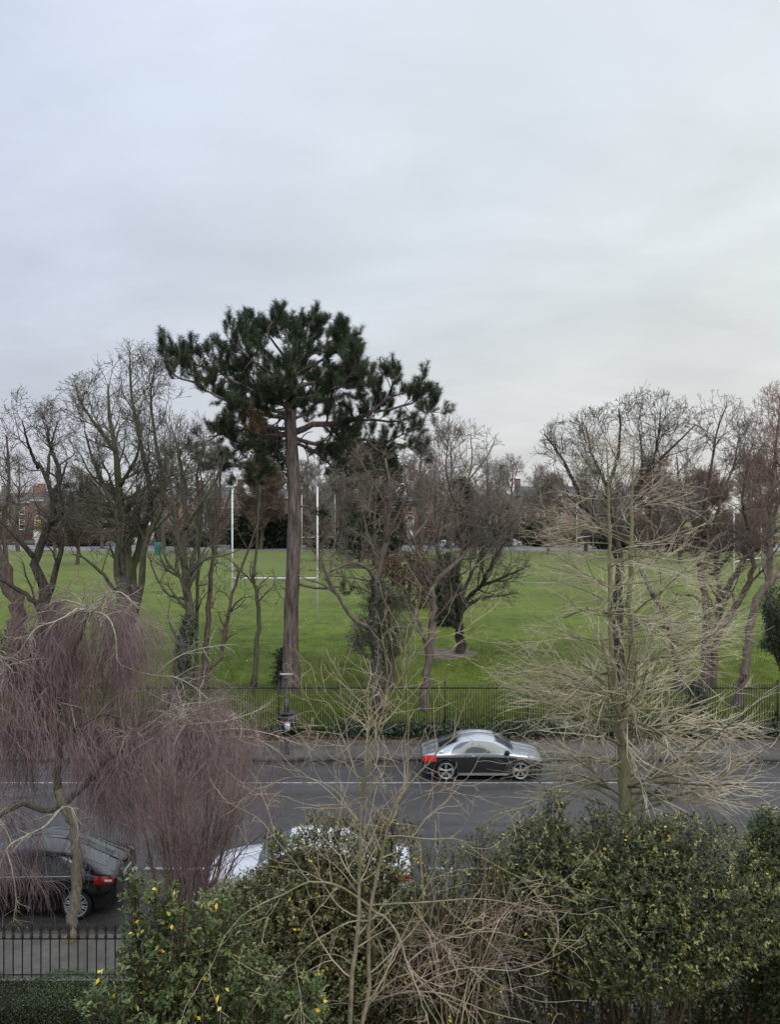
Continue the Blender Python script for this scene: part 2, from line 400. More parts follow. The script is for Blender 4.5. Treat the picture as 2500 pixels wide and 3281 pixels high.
# ---------------------------------------------------------------- goal posts
white = noisy('white_paint', (.72, .73, .72), (.82, .83, .82), 3, .5)
def goal(p0, p1, h, hb, label):
    """two uprights standing at p0, p1 and a crossbar"""
    p0, p1 = np.array(p0, float), np.array(p1, float)
    r = thing('goal_posts', label, 'goal posts', tuple((p0+p1)/2), 'white rugby goals on the pitch')
    wd = .06 if p0[1] < 60 else .062
    for p in (p0, p1):
        MB().tubes([p, p+[0, 0, h*.5], p+[0, 0, h]], np.full(3, wd), 8, cap=True).build('upright', white, r)
    MB().tubes([p0+[0, 0, hb], (p0+p1)/2+[0, 0, hb], p1+[0, 0, hb]], np.full(3, wd*.9), 8).build('crossbar', white, r)
    return r
def G(px, Y): return (((px-CX)/F*Y), Y, 1.5)
goal(G(744, 53.5), G(1017, 53.5), 9.2, 3.0, 'large white rugby goal standing behind the tall pine trunk')
goal(G(967, 140), G(1073, 143), 10.5, 3.0, 'distant white rugby goal seen beside the pine trunk in front of dark evergreens')
goal(G(2354, 73), G(2441, 79), 8.0, 2.9, 'white rugby goal turned obliquely between the brown trunks, near the holly')
goal(G(1850, 138), G(1902, 150), 9.5, 3.0, 'distant white rugby goal seen through the pale twiggy street tree')
# teal padded cylinder at the far edge of the pitch
c = G(506, 139)
tp = thing('padded_cylinder', 'upright teal padded cylinder on the grass at the far edge of the pitch', 'post pad', c)
teal = noisy('teal_vinyl', (.02, .22, .20), (.035, .30, .27), 2, .45)
MB().lathe([(.0,1.5),(.54,1.5),(.57,1.56),(.57,3.55),(.53,3.66),(0,3.68)], (c[0], c[1], 0), S=20).build('cover', teal, tp, True)
MB().lathe([(.575,2.5),(.59,2.52),(.59,2.6),(.575,2.62)], (c[0], c[1], 0), S=20).build('strap', noisy('teal_strap', (.01, .10, .10), (.02, .13, .12), 3, .5), tp)
# ---------------------------------------------------------------- parking meter
c = np.array([(920-CX)/F*28.95, 28.95, .12]); x, y = c[0], c[1]
pm = thing('parking_meter', 'black box on a post with a pink-headed notice and flat top plate', 'parking meter', tuple(c))
blk = noisy('black_powder_coat', (.008, .008, .009), (.016, .016, .018), 30, .45)
grey = noisy('galvanised_steel', (.22, .24, .22), (.32, .34, .31), 12, .45, 0, .5)
MB().lathe([(.0,.12),(.10,.12),(.10,.16),(.075,.18),(.07,1.02),(0,1.02)], (x-.02, y, 0), S=14).build('post', blk, pm, True)
bx, by = x+.06, y-.05
b = MB(); wx, wy, z0, z1 = .275, .19, .86, 1.62
b.box((bx, by, (z0+z1)/2), (2*wx, 2*wy, z1-z0)).build('cabinet', blk, pm)
MB().box((bx, by, z1+.012), (2*wx+.04, 2*wy+.05, .024)).add([[bx-wx-.02,by-wy-.02,z1+.024],[bx+wx+.02,by-wy-.02,z1+.024],[bx+wx-.01,by+wy,z1+.09],[bx-wx+.01,by+wy,z1+.09],[bx+wx+.02,by+wy+.02,z1+.024],[bx-wx-.02,by+wy+.02,z1+.024]],[[0,1,2,3]],[[1,4,2],[0,3,5]]).build('lid', noisy('grey_lid', (.03,.031,.033), (.045,.046,.048), 9, .5), pm)
MB().box((bx+wx+.01, by-.02, 1.33), (.02, .10, .5)).build('side_panel', grey, pm)
fy = by-wy
nx0, nx1, nz0, nz1 = bx-.115, bx+.075, 1.03, 1.36
nt_ = MB().box(((nx0+nx1)/2, fy-.004, (nz0+nz1)/2), (nx1-nx0, .008, nz1-nz0)).build('notice', noisy('notice_paper', (.76,.78,.86), (.80,.82,.90), 9, .4), pm)
MB().box(((nx0+nx1)/2, fy-.0105, nz1-.026), (nx1-nx0, .005, .052)).build('notice_heading', noisy('notice_pink', (.62,.10,.20), (.75,.22,.33), 60, .4), nt_)
ink = noisy('notice_ink', (.02,.05,.09), (.04,.09,.13), 40, .5)
mb = MB()
for k, lw in enumerate((.030, .026)): mb.box((nx0+.055+k*.07, fy-.0105, nz0+.15), (lw*1.8, .005, .016))
mb.box((nx0+.055, fy-.0105, nz0+.052), (.105, .005, .022))
mb.box((nx0+.16, fy-.0105, nz0+.018), (.05, .005, .02)); mb.build('notice_lettering', ink, nt_)
MB().box((nx0+.045, fy-.0105, nz0+.016), (.05, .005, .024)).build('notice_logo', noisy('notice_green', (.10,.28,.20), (.16,.36,.27), 40, .5), nt_)
px_, py_ = x-.03, y+.02
MB().lathe([(.036,1.6),(.036,2.85),(.05,2.86),(.05,3.02),(0,3.02)], (px_, py_, 0), S=12).build('pole', grey, pm, True)
brk = MB().box((px_, py_-.05, 1.88), (.16, .05, .46)).box((px_+.085, py_-.03, 1.86), (.02, .1, .5)).build('bracket', noisy('dark_bracket', (.05,.055,.05), (.09,.095,.09), 9, .5), pm)
for k in range(4): MB().lathe([(.0,0),(.018,.0),(.018,.014),(0,.018)], (px_, py_-.076, 1.74+k*.1), 'y', 8).build('bolt', grey, brk)
MB().box((px_+.0, py_-.02, 3.045), (.47, .16, .03), rx=.06).build('solar_panel', noisy('pale_panel_edge', (.38,.40,.38), (.46,.48,.45), 5, .4), pm)
# ---------------------------------------------------------------- cars
glass = noisy('dark_car_glass', (.012,.014,.015), (.02,.023,.025), 3, .04, spec=.9)
glassl = noisy('grey_car_glass', (.05,.075,.075), (.07,.10,.10), 3, .05, spec=.9)
rub = noisy('tyre_rubber', (.012,.012,.012), (.02,.02,.02), 20, .8)
alloy = noisy('alloy_rim', (.42,.43,.44), (.52,.53,.54), 12, .3, 0, .6)
dark = noisy('black_trim', (.006,.006,.007), (.012,.012,.013), 20, .5)
redl = noisy('red_lens', (.28,.004,.008), (.38,.01,.012), 9, .12, spec=.8)
def lit_lens():
    m = noisy('bright_red_lens', (.75,.02,.02), (.85,.05,.04), 9, .15); return m
def paint(name, c, metal=.0, rough=.28, vary=.9):
    m, nt, bs = nodes_of(name)
    f = noise(nt, 6, 5, .7)
    lk(nt, ramp(nt, f, [(.3, tuple(k*vary for k in c)), (.7, c)]), bs.inputs['Base Color'])
    bs.inputs['Metallic'].default_value = metal; bs.inputs['Roughness'].default_value = rough
    bs.inputs['Coat Weight'].default_value = .8; bs.inputs['Coat Roughness'].default_value = .06
    return m
def pch(xk, yk, x):
    """monotone-ish smooth interpolation"""
    xk = np.array(xk, float); yk = np.array(yk, float); h = np.diff(xk); d = np.diff(yk)/h
    m = np.zeros(len(xk)); m[1:-1] = np.where(d[1:]*d[:-1] > 0, 2*d[1:]*d[:-1]/(d[1:]+d[:-1]+1e-12), 0); m[0] = d[0]; m[-1] = d[-1]
    x = np.clip(x, xk[0], xk[-1]); i = np.clip(np.searchsorted(xk, x)-1, 0, len(h)-1); t = (x-xk[i])/h[i]
    return yk[i]*(1+2*t)*(1-t)**2+m[i]*h[i]*t*(1-t)**2+yk[i+1]*t*t*(3-2*t)+m[i+1]*h[i]*t*t*(t-1)
class Car:
    """shell S(u, v): u runs along the car (front is +x), v from sill (0) to roof centre (1)"""
    def __init__(s, sp): s.sp = sp
    def pt(s, x, v, sgn=1, off=0.0):
        x = np.asarray(x, float); v = np.asarray(v, float); sp = s.sp; k = sp['x']
        g = lambda n: pch(k, sp[n], x)
        zb, zs, zr, zt = g('zb'), g('zs'), g('zr'), g('zt'); wb, wm, ws, wr = g('wb'), g('wm'), g('ws'), g('wr')
        zm = zb+(zs-zb)*.55
        vk = [0, .2, .45, .8, 1.0]
        pz = np.stack([zb, zm, zs, zr, zt]); pw = np.stack([wb, wm, ws, wr, np.zeros_like(wr)])
        i = np.clip(np.searchsorted(vk, v, side='right')-1, 0, 3); vkA = np.array(vk); t = (v-vkA[i])/(vkA[i+1]-vkA[i])
        ii = np.arange(len(np.atleast_1d(x)))
        def cr(a):
            a = a.reshape(5, -1); e = np.concatenate([2*a[:1]-a[1:2], a, a[3:4] if a is pz else -a[3:4]])
            if a.shape[1] != len(ii): a = np.repeat(a, len(ii), 1)
            A, B, C, D = e[i, ii], e[i+1, ii], e[i+2, ii], e[i+3, ii]
            lin = B*(1-t)+C*t; sm = .5*((2*B)+(C-A)*t+(2*A-5*B+4*C-D)*t*t+(3*B-A-3*C+D)*t**3)
            return .45*lin+.55*sm
        z = cr(pz); wv = cr(pw)
        if sp.get('arch'):
            for xc in sp['wheels']:
                q = sp['arch']**2-(x-xc)**2; az = sp['wr_']+np.sqrt(np.maximum(q, 0)); z = np.where((q > 0) & (z < az) & (v < .45), az, z)
        return np.stack([x, sgn*wv, z], -1)
    def grid(s, x0, x1, v0, v1, nu, nv, sgn, off=0.0, vtop0=None, edges=None):
        """patch; edges(u)->(v_lo, v_hi) may shape it"""
        u = np.linspace(0, 1, nu); uu, vv = np.meshgrid(u, np.linspace(0, 1, nv))
        x = x0+(x1-x0)*uu
        if edges: lo, hi = edges(uu); v = lo+(hi-lo)*vv
        else: v = v0+(v1-v0)*vv
        P = s.pt(x.ravel(), v.ravel(), 1).reshape(nv, nu, 3)
        if off:
            e = 1e-3
            a = s.pt(x.ravel()+e, v.ravel())-s.pt(x.ravel()-e, v.ravel()); b = s.pt(x.ravel(), np.minimum(v.ravel()+e, 1))-s.pt(x.ravel(), v.ravel()-e)
            nrm = unit(np.cross(a, b)).reshape(nv, nu, 3); nrm *= np.sign(nrm[..., 1:2]*1+nrm[..., 2:3]*.5+1e-9)
            P = P+nrm*off
        P[..., 1] *= sgn
        i = np.arange(nv-1)[:, None]*nu+np.arange(nu-1)[None]
        q = np.stack([i, i+1, i+nu+1, i+nu], -1).reshape(-1, 4)
        if sgn < 0: q = q[:, ::-1]
        return P.reshape(-1, 3), q
def wheel(root, x, y, r, sgn, spokes, wname='wheel', base=(0, 0, 0), rimr=.72, rim_m=None):
    wv = .11
    wobj = MB().lathe([(r*.78,-wv),(r*.95,-wv),(r,-wv*.7),(r,wv*.7),(r*.95,wv),(r*.78,wv)], (x, y, r), 'y', 28).lathe([(0,-wv*.2),(r*.8,-wv*.2)], (x, y, r), 'y', 28).build(wname, rub, root, True)
    rm = MB().lathe([(r*.70,wv*.25),(r*.70,wv*.95),(r*.78,wv*1.05),(r*.80,wv*.9)], (x, y, r), 'y', 28) if sgn > 0 else MB().lathe([(r*.80,-wv*.9),(r*.78,-wv*1.05),(r*.70,-wv*.95),(r*.70,-wv*.25)], (x, y, r), 'y', 28)
    yo = sgn*wv*.8
    rm.lathe([(0, -.015), (r*.17, -.01), (r*.17, .01), (0, .02)], (x, y+yo, r), 'y', 12)
    for k in range(spokes):
        for dd in (-.13, .13):
            a = 2*math.pi*k/spokes+.3
            p = np.array([[x+r*.14*math.cos(a), y+yo, r+r*.14*math.sin(a)], [x+r*.72*math.cos(a+dd), y+yo, r+r*.72*math.sin(a+dd)]])
            rm.tubes(resample(p, 3), np.linspace(r*.07, r*.045, 3), 5)
    rm.build('rim', rim_m or alloy, wobj)
    return wobj
def build_car(name, label, sp, mat, loc, rz, opts, group=None):
    C = Car(sp); L0, L1 = sp['x'][0], sp['x'][-1]
    root = thing(name, label, 'car', (0, 0, 0), group)
    mb = MB()
    # vertices crowd at the ends and the arches
    us = np.unique(np.concatenate([np.linspace(L0, L1, 75), *[np.linspace(xc-sp['arch'], xc+sp['arch'], 17) for xc in sp['wheels']]]))
    vs = np.concatenate([np.linspace(0, .45, 11), np.linspace(.5, 1, 12)])
    uu, vv = np.meshgrid(us, vs); nu, nv = len(us), len(vs)
    for sgn in (1, -1):
        P = C.pt(uu.ravel(), vv.ravel(), sgn)
        i = np.arange(nv-1)[:, None]*nu+np.arange(nu-1)[None]; q = np.stack([i, i+1, i+nu+1, i+nu], -1).reshape(-1, 4)
        if sgn < 0: q = q[:, ::-1]
        mb.add(P, q)
    for xe in (L0, L1):   # close both ends
        P = np.concatenate([C.pt(np.full(nv, xe), vs, 1), C.pt(np.full(nv, xe), vs, -1)])
        i = np.arange(nv-1); q = np.stack([i, i+1, i+1+nv, i+nv], -1); mb.add(P, q if xe == L0 else q[:, ::-1])
    body = mb.build('body', mat, root, True)
    W2 = max(sp['wm'])
    MB().box(((L0+L1)/2, 0, .36), (L1-L0-.5, 2*W2-.34, .36)).build('underbody', dark, root)
    k = 0
    for sgn in (1, -1):
        for xc in sp['wheels']: wheel(root, xc, sgn*(W2-.125), sp['wr_'], sgn, opts.get('spokes', 5), rim_m=opts.get('rim'))
        # side glass
        for (x0, x1, e) in opts['side']:
            P, q = C.grid(x0, x1, 0, 0, 18, 6, sgn, .006, edges=e); MB().add(P, q).build('side_window', opts.get('glass', glass), root, True)
        hx = opts['handle']
        for h in hx:
            P = C.pt(np.array([h]), np.array([.40]), sgn)[0]; MB().box(P+[0, sgn*.008, 0], (.2, .03, .03)).build('door_handle', opts.get('hm', mat), root)
        mx = opts['mirror']; P = C.pt(np.array([mx]), np.array([.5]), sgn)[0]
        MB().lathe([(0,-.1),(.06,-.09),(.085,-.02),(.08,.05),(0,.07)], P+[0, sgn*.11, .05], 'x', 10).build('mirror', opts.get('mm', dark), root, True)
        for e in opts.get('sills', []):
            P, q = C.grid(e[0], e[1], .0, .045, 14, 2, sgn, .012); MB().add(P, q).build('side_skirt', opts['skirt'], root)
        x0, x1, va, vb = opts['tail']; P, q = C.grid(x0, x1, va, vb, 8, 4, sgn, .012); tl = MB().add(P, q).build('tail_light', opts.get('tl', redl), root, True)
        if opts.get('tail_chip'):
            x0, x1, va, vb = opts['tail_chip']; P, q = C.grid(x0, x1, va, vb, 4, 3, sgn, .017); MB().add(P, q).build('reversing_light', white, tl, True)
        x0, x1, va, vb = opts['head']; P, q = C.grid(x0, x1, va, vb, 8, 4, sgn, .012); MB().add(P, q).build('headlight', opts.get('hl', alloy), root, True)
    for nm, (x0, x1, v0) in (('windscreen', opts['front']), ('rear_window', opts['rear'])):
        m2 = MB()
        for sgn in (1, -1):
            P, q = C.grid(x0, x1, v0, 1, 12, 8, sgn, .006); m2.add(P, q)
        m2.build(nm, opts.get('glass2', glass), root, True)
    if 'plate' in opts:
        z, hw = opts['plate']; pl = MB().box((L0-.012, 0, z), (.02, .52, .115)).build('number_plate', noisy('plate_white', (.62,.63,.64), (.72,.73,.74), 9, .4), root)
        m2 = MB()   # blurred dark characters, not readable in the photograph
        for j in range(7): m2.box((L0-.0235, -.19+j*.063, z), (.004, .034, .07))
        m2.build('plate_lettering', dark, pl)
    for b in opts.get('extra', []): b(root, C)
    root.location = loc; root.rotation_euler = (0, 0, rz)
    return root
def win(xa, xb, x1a, x1b, lo=.475, hi=.775):
    """side window: bottom edge xa..xb, top rising between x1a..x1b"""
    def e(u):
        x = xa+(xb-xa)*u
        up = np.minimum(np.clip((x-xa)/max(x1a-xa, .01), 0, 1), np.clip((xb-x)/max(xb-x1b, .01), 0, 1))
        up = np.sqrt(np.clip(up, 0, 1)*(2-np.clip(up, 0, 1)))
        return np.full_like(u, lo), lo+(hi-lo)*np.maximum(up, .03)
    return (xa, xb, e)
coupe = dict(x=[-2.09,-2.02,-1.85,-1.55,-1.15,-.7,-.2,.3,.7,1.05,1.4,1.75,1.98,2.07],
  zb=[.36,.26,.22,.2,.19,.18,.18,.18,.18,.18,.19,.2,.22,.34],
  zs=[.74,.80,.855,.875,.88,.885,.89,.885,.87,.85,.82,.76,.68,.58],
  zr=[.78,.86,.93,1.0,1.11,1.24,1.285,1.24,1.10,.925,.86,.79,.70,.59],
  zt=[.79,.88,.95,1.03,1.16,1.30,1.345,1.31,1.17,.975,.895,.82,.72,.60],
  wb=[.55,.72,.80,.83,.84,.84,.84,.84,.84,.84,.82,.78,.66,.5],
  wm=[.60,.78,.87,.905,.90,.885,.88,.88,.885,.90,.905,.86,.72,.54],
  ws=[.58,.74,.82,.86,.85,.83,.82,.82,.825,.84,.84,.79,.66,.5],
  wr=[.50,.58,.58,.57,.57,.58,.585,.58,.585,.60,.60,.56,.48,.38],
  wheels=[-1.28,1.22], arch=.385, wr_=.335)
silver = paint('silver_car_paint', (.40,.42,.45), .9, .27)
def fuel_cap(root, C):
    P = C.pt(np.array([-1.42]), np.array([.52]), -1)[0]
    MB().lathe([(0,-.006),(.085,-.004),(.085,.012),(0,.016)], P+[0, -.014, 0], 'y', 16).build('fuel_cap', noisy('brushed_cap', (.62,.64,.66), (.72,.74,.76), 9, .3, 0, .7), root)
dkrefl = paint('dark_side_reflection', (.018,.019,.021), 0, .18)
def lower(root, C):
    for sgn in (1, -1):
        P, q = C.grid(-2.06, 2.0, .03, .37, 90, 8, sgn, .006); MB().add(P, q).build('side_reflection', dkrefl, root, True)  # dark reflection painted on as a panel; the body itself is silver
        for xl in (-.62, .72):
            p = C.pt(np.full(8, xl), np.linspace(.06, .44, 8), sgn); p[:, 1] += sgn*.006; MB().tubes(p, np.full(8, .006), 4).build('door_gap', dark, root)
cx = (1543-CX)/F*27.2
build_car('parked_coupe', 'silver two-door coupe with red tail light parked by the far kerb', coupe, silver, (cx, 27.25, 0), 0, dict(
  side=[win(-1.12,.98,-.62,-.05)], handle=[-.38], mirror=.78, front=(.42,1.02,.82), rear=(-1.5,-.85,.82),
  tail=(-2.07,-1.60,.27,.44), head=(1.45,1.95,.36,.44), spokes=5, tl=lit_lens(), sills=[(-.85,.8)], skirt=alloy, glass=glassl, extra=[fuel_cap, lower]))
hatch = dict(x=[-2.15,-2.10,-1.95,-1.7,-1.3,-.8,-.2,.3,.65,1.0,1.4,1.8,2.05,2.15],
  zb=[.40,.30,.25,.22,.2,.2,.2,.2,.2,.2,.2,.22,.24,.36],
  zs=[.86,.91,.94,.95,.95,.945,.94,.93,.92,.90,.87,.80,.72,.6],
  zr=[.90,.96,1.02,1.10,1.25,1.385,1.44,1.40,1.26,1.03,.92,.84,.74,.62],
  zt=[.91,.98,1.045,1.135,1.295,1.44,1.495,1.46,1.33,1.08,.96,.87,.76,.63],
  wb=[.62,.74,.80,.84,.85,.85,.85,.85,.85,.85,.83,.79,.68,.52],
  wm=[.68,.82,.88,.905,.905,.90,.90,.90,.90,.90,.90,.86,.73,.56],
  ws=[.66,.80,.85,.87,.87,.865,.865,.865,.865,.865,.85,.80,.67,.52],
  wr=[.54,.60,.61,.60,.60,.63,.65,.65,.65,.66,.64,.59,.5,.4],
  wheels=[-1.32,1.30], arch=.40, wr_=.335)
blackp = paint('black_car_paint', (.008,.008,.009), .0, .16)
def chrome(root, C):
    for sgn in (1, -1):
        P = C.pt(np.linspace(-1.3, .7, 12), np.full(12, .462), sgn); P[:, 1] += sgn*.012
        MB().tubes(P, np.full(12, .012), 5).build('window_trim', alloy, root)
hs = [win(-1.62,-1.02,-1.05,-1.03), win(-.98,-.1,-.75,-.12), win(-.06,.98,-.04,.15)]
rx = (436-CX)/F*18.4-.22
bc = build_car('parked_car', 'black hatchback with silver spoked wheels under the weeping tree, tail towards the road gap', hatch, blackp, (rx-2.1, 18.25, 0), math.pi, dict(
  side=hs, handle=[-.62,.3], mirror=.8, front=(.36,.98,.82), rear=(-1.85,-.95,.82), tail=(-2.12,-1.72,.33,.47), tail_chip=(-2.09,-1.95,.37,.41), head=(1.5,2.02,.34,.46),
  spokes=10, plate=(.74,.26), glass2=glassl, extra=[chrome]))
whitep = paint('white_car_paint', (.70,.73,.80), .0, .25, .97)
wc = build_car('parked_car', 'pale white car parked beyond the bushes, mostly hidden by leaves and twigs', hatch, whitep, ((985-CX)/F*18.2, 18.35, 0), math.pi, dict(
  side=hs, handle=[-.62,.3], mirror=.8, mm=whitep, front=(.36,.98,.82), rear=(-1.85,-.95,.82), tail=(-2.12,-1.72,.33,.47), head=(1.5,2.02,.34,.46), spokes=7, plate=(.74,.26), glass2=glassl))
wc.scale = (1.1, 1.0, 1.0)
# small cars far away along the terrace
greyp = paint('grey_car_paint', (.38,.40,.42), .4, .3); 
def far_car(px, Y, rz, mat, label):
    c = dup(bc, ((px-CX)/F*Y, Y, 1.505), rz, label)
    for ch in c.children:
        if ch.name.startswith(('body', 'door_handle')):
            ch.data = ch.data.copy(); ch.data.materials[0] = mat
    c['group'] = 'cars parked along the distant terrace'; return c
far_car(1815, 166.5, 0, greyp, 'tiny silver car parked far off beyond the goal seen through the pale tree')
far_car(1425, 167.0, 2.2, whitep, 'tiny white and dark car parked outside the arched brick house')
far_car(372, 172.6, 3.14, greyp, 'tiny grey car parked by the white gate pillar of the brick terrace')
far_car(1640, 172.0, 3.14, whitep, 'tiny white car almost lost behind bare twigs by the distant house')
# ---------------------------------------------------------------- brick terrace far beyond the pitch
def brick(name, c):
    m, nt, bs = nodes_of(name)
    tc = nt.nodes.new('ShaderNodeTexCoord'); mp = nt.nodes.new('ShaderNodeMapping'); mp.inputs['Rotation'].default_value = (math.radians(90), 0, 0)
    lk(nt, tc.outputs['Object'], mp.inputs['Vector']); bk = nt.nodes.new('ShaderNodeTexBrick'); lk(nt, mp.outputs[0], bk.inputs['Vector'])
    bk.inputs['Scale'].default_value = 3.0; bk.inputs['Color1'].default_value = (*c, 1); bk.inputs['Color2'].default_value = (*[k*.75 for k in c], 1); bk.inputs['Mortar'].default_value = (.3, .27, .24, 1)
    f = noise(nt, .5, 5); lk(nt, mixc(nt, 1, bk.outputs['Color'], ramp(nt, f, [(.3, .7), (.7, 1.2)]), 'MULTIPLY'), bs.inputs['Base Color'])
    bs.inputs['Roughness'].default_value = .9; return m
bricks = [brick('red_brick', (.34,.115,.075)), brick('orange_brick', (.42,.17,.09)), brick('brown_brick', (.22,.115,.085)), brick('dark_brick', (.17,.10,.08))]
slate = noisy('roof_slate', (.07,.075,.085), (.13,.135,.145), .8, .7)
stone = noisy('pale_render', (.50,.48,.45), (.66,.65,.62), .7, .8)
pane = noisy('window_glass', (.02,.022,.025), (.05,.055,.06), .4, .1, spec=.8)
pot = noisy('clay_pot', (.26,.12,.07), (.36,.17,.10), 2, .8)
yel = noisy('yellow_door_paint', (.70,.48,.02), (.78,.55,.04), 2, .4)
blu = noisy('dark_door_paint', (.03,.04,.06), (.05,.06,.08), 2, .4)
HY = 181.0
def house(x0, x1, ytop, bm, label, cols=3, door=0, doorm=None, arch=True, chim=(.1, .9), parapet=True, wm=stone, kind='brick_house', chm=None):
    s = HY/F; X0, X1 = (x0-CX)*s, (x1-CX)*s; zt = CAMH-(ytop-CY)*s; z0 = 1.5
    r = thing(kind, label, 'house', ((X0+X1)/2, HY+4, z0), 'brick houses across the park')
    wd = X1-X0-.06; xm = (X0+X1)/2
    MB().box((xm, HY+4.5, (z0+zt)/2), (wd, 9, zt-z0)).build('wall', bm, r)
    if parapet: MB().box((xm, HY-.06, zt-.28), (wd+.02, .34, .42)).build('cornice', stone, r)
    rh = 2.0
    a, b, c_, d = X0+.2, X1-.2, HY+.4, HY+8.6
    mid = (c_+d)/2
    rf = MB().add([[a,c_,zt],[b,c_,zt],[b,d,zt],[a,d,zt],[a+1.5,mid,zt+rh],[b-1.5,mid,zt+rh]], [[0,1,5,4],[2,3,4,5]], [[1,2,5],[3,0,4]]).build('roof', slate, r)
    for t in chim:
        x = X0+wd*t
        ch = MB().box((x, mid, zt+rh*.5+.6), (1.15, 1.7, rh+2.0)).box((x, mid, zt+rh+1.65), (1.3, 1.85, .18)).build('chimney', chm or bm, rf)
    n = cols
    for rw, (zc, hh) in enumerate(((zt-1.95, 1.9), (zt-5.35, 2.15))):
        if zc-hh/2 < z0+.8: continue
        for j in range(n):
            x = X0+wd*(j+.5)/n
            if rw == 1 and j == door: continue
            f = MB()
            for dx in (-.56, .56): f.box((x+dx, HY-.03, zc), (.13, .14, hh+.1))
            for dz in (-hh/2, 0, hh/2): f.box((x, HY-.035, zc+dz), (1.0, .12, .10))
            fo = f.build('window', stone, r)
            MB().box((x, HY-.012, zc), (1.0, .03, hh)).build('pane', pane, fo)
            MB().box((x, HY-.10, zc-hh/2-.12), (1.5, .24, .14)).build('sill', stone, fo)
    if door is not None:
        x = X0+wd*(door+.5)/n; zc = zt-5.5
        dm = MB().box((x, HY-.05, zc-.35), (1.0, .12, 2.3)).build('door', doorm or blu, r)
        sr = MB()
        for dx in (-.78, .78): sr.box((x+dx, HY-.1, zc-.3), (.36, .26, 2.5))
        a = np.linspace(0, math.pi, 11)
        sr.tubes(np.stack([x+.82*np.cos(a), np.full(11, HY-.1), zc+.95+.82*np.sin(a)], 1), np.full(11, .2), 6)
        sr.build('door_surround', stone, dm)
        fl = [[x, HY-.04, zc+.95]]+[[x+.7*math.cos(t), HY-.04, zc+.95+.7*math.sin(t)] for t in a]
        MB().add(fl, None, [[0, k+1, k+2] for k in range(10)]).build('fanlight', pane, dm)
        st = MB()
        for k in range(8): st.box((x, HY-.3-.3*k, z0+(zc-1.5-z0)*(1-(k+.5)/8)/1-.0), (1.6, .3, (zc-1.5-z0)*(1-k/8)*.02+.16))
        st.box((x, HY-.65, (z0+zc-1.5)/2), (1.5, 1.1, zc-1.5-z0)).build('steps', stone, r)
    return r
house(-60, 96, 1606, bricks[2], 'brown brick terrace end house behind the gnarled ivy-clad trunks', 3, None, chim=(.3,.95))
house(96, 262, 1600, bricks[0], 'red brick terrace house with white arched doorway and yellow door', 3, 0, yel, chim=(.05,))
house(262, 402, 1603, bricks[2], 'brown brick terrace house with long white parapet line behind the multi-stemmed tree', 3, 0, chim=(.5,))
house(402, 520, 1608, bricks[3], 'dark terrace house with an orange chimney block on its slate roof', 2, 1, chim=(.62,), parapet=False, chm=bricks[1])
house(520, 640, 1590, bricks[1], 'orange-red brick house glimpsed between the green mossy stems', 2, 0, chim=(.9,))
house(640, 780, 1586, bricks[2], 'brown house with pale lower bay behind the slim white post', 3, 0, chim=(.2,.85), parapet=False)
house(880, 1010, 1592, bricks[3], 'low dark brick house immediately beside the pine trunk', 3, None, chim=(.3,))
house(1010, 1140, 1586, bricks[2], 'brown brick house behind the distant goal and dark evergreens', 3, 1, chim=(.4,), parapet=False)
house(1290, 1432, 1600, bricks[1], 'orange brick house with white paired arched doorway and white cornice', 3, 0, stone, chim=(.15,))
house(1450, 1560, 1598, bricks[3], 'dark brick house hidden behind the spreading dark bare tree', 2, None, chim=(.5,))
house(1560, 1648, 1596, bricks[0], 'narrow red brick house between two taller chimneys', 2, 0, chim=(.2,), parapet=False)
house(1648, 1882, 1584, bricks[2], 'wide brown brick house with three chimneys and a white arched door', 4, 1, stone, chim=(.09,.5,.68))
house(1882, 2060, 1596, bricks[3], 'dark brick house behind the twin pale stems of the street tree', 3, 0, chim=(.7,))
# garden walls, gate pillars
gw = noisy('garden_wall_stone', (.10,.095,.085), (.17,.16,.145), 1.2, .85)
for a, b, lab in ((-60, 325, 'low dark stone garden wall in front of the yellow-doored terrace'), (352, 700, 'low dark garden wall with railings behind the teal cylinder'), (900, 1250, 'low dark garden wall behind the distant goal mouth'), (1270, 1900, 'long low garden wall in front of the wide three-chimney house')):
    X0, X1 = (a-CX)*177.8/F, (b-CX)*177.8/F
    tag(MB().box(((X0+X1)/2, 177.8, 2.1), (X1-X0, .4, 1.2)).box(((X0+X1)/2, 177.8, 2.74), (X1-X0, .5, .09)).build('garden_wall', gw, base=((X0+X1)/2, 177.8, 1.5)), lab, 'garden wall')
for p, lab in ((119, 'white gate pillar below the yellow door'), (340, 'white gate pillar beside the tiny grey car'), (437, 'white gate pillar behind the mossy multi-stemmed tree'), (796, 'small white gate pillar just past the slim white goal post')):
    x = (p-CX)*177.3/F
    r = thing('gate_pillar', lab, 'gate pillar', (x, 177.2, 1.5), 'white gate pillars')
    MB().box((x, 177.2, 2.45), (.95, .6, 1.9)).build('shaft', stone, r); MB().box((x, 177.2, 3.48), (1.15, .8, .16)).build('cap', stone, r)
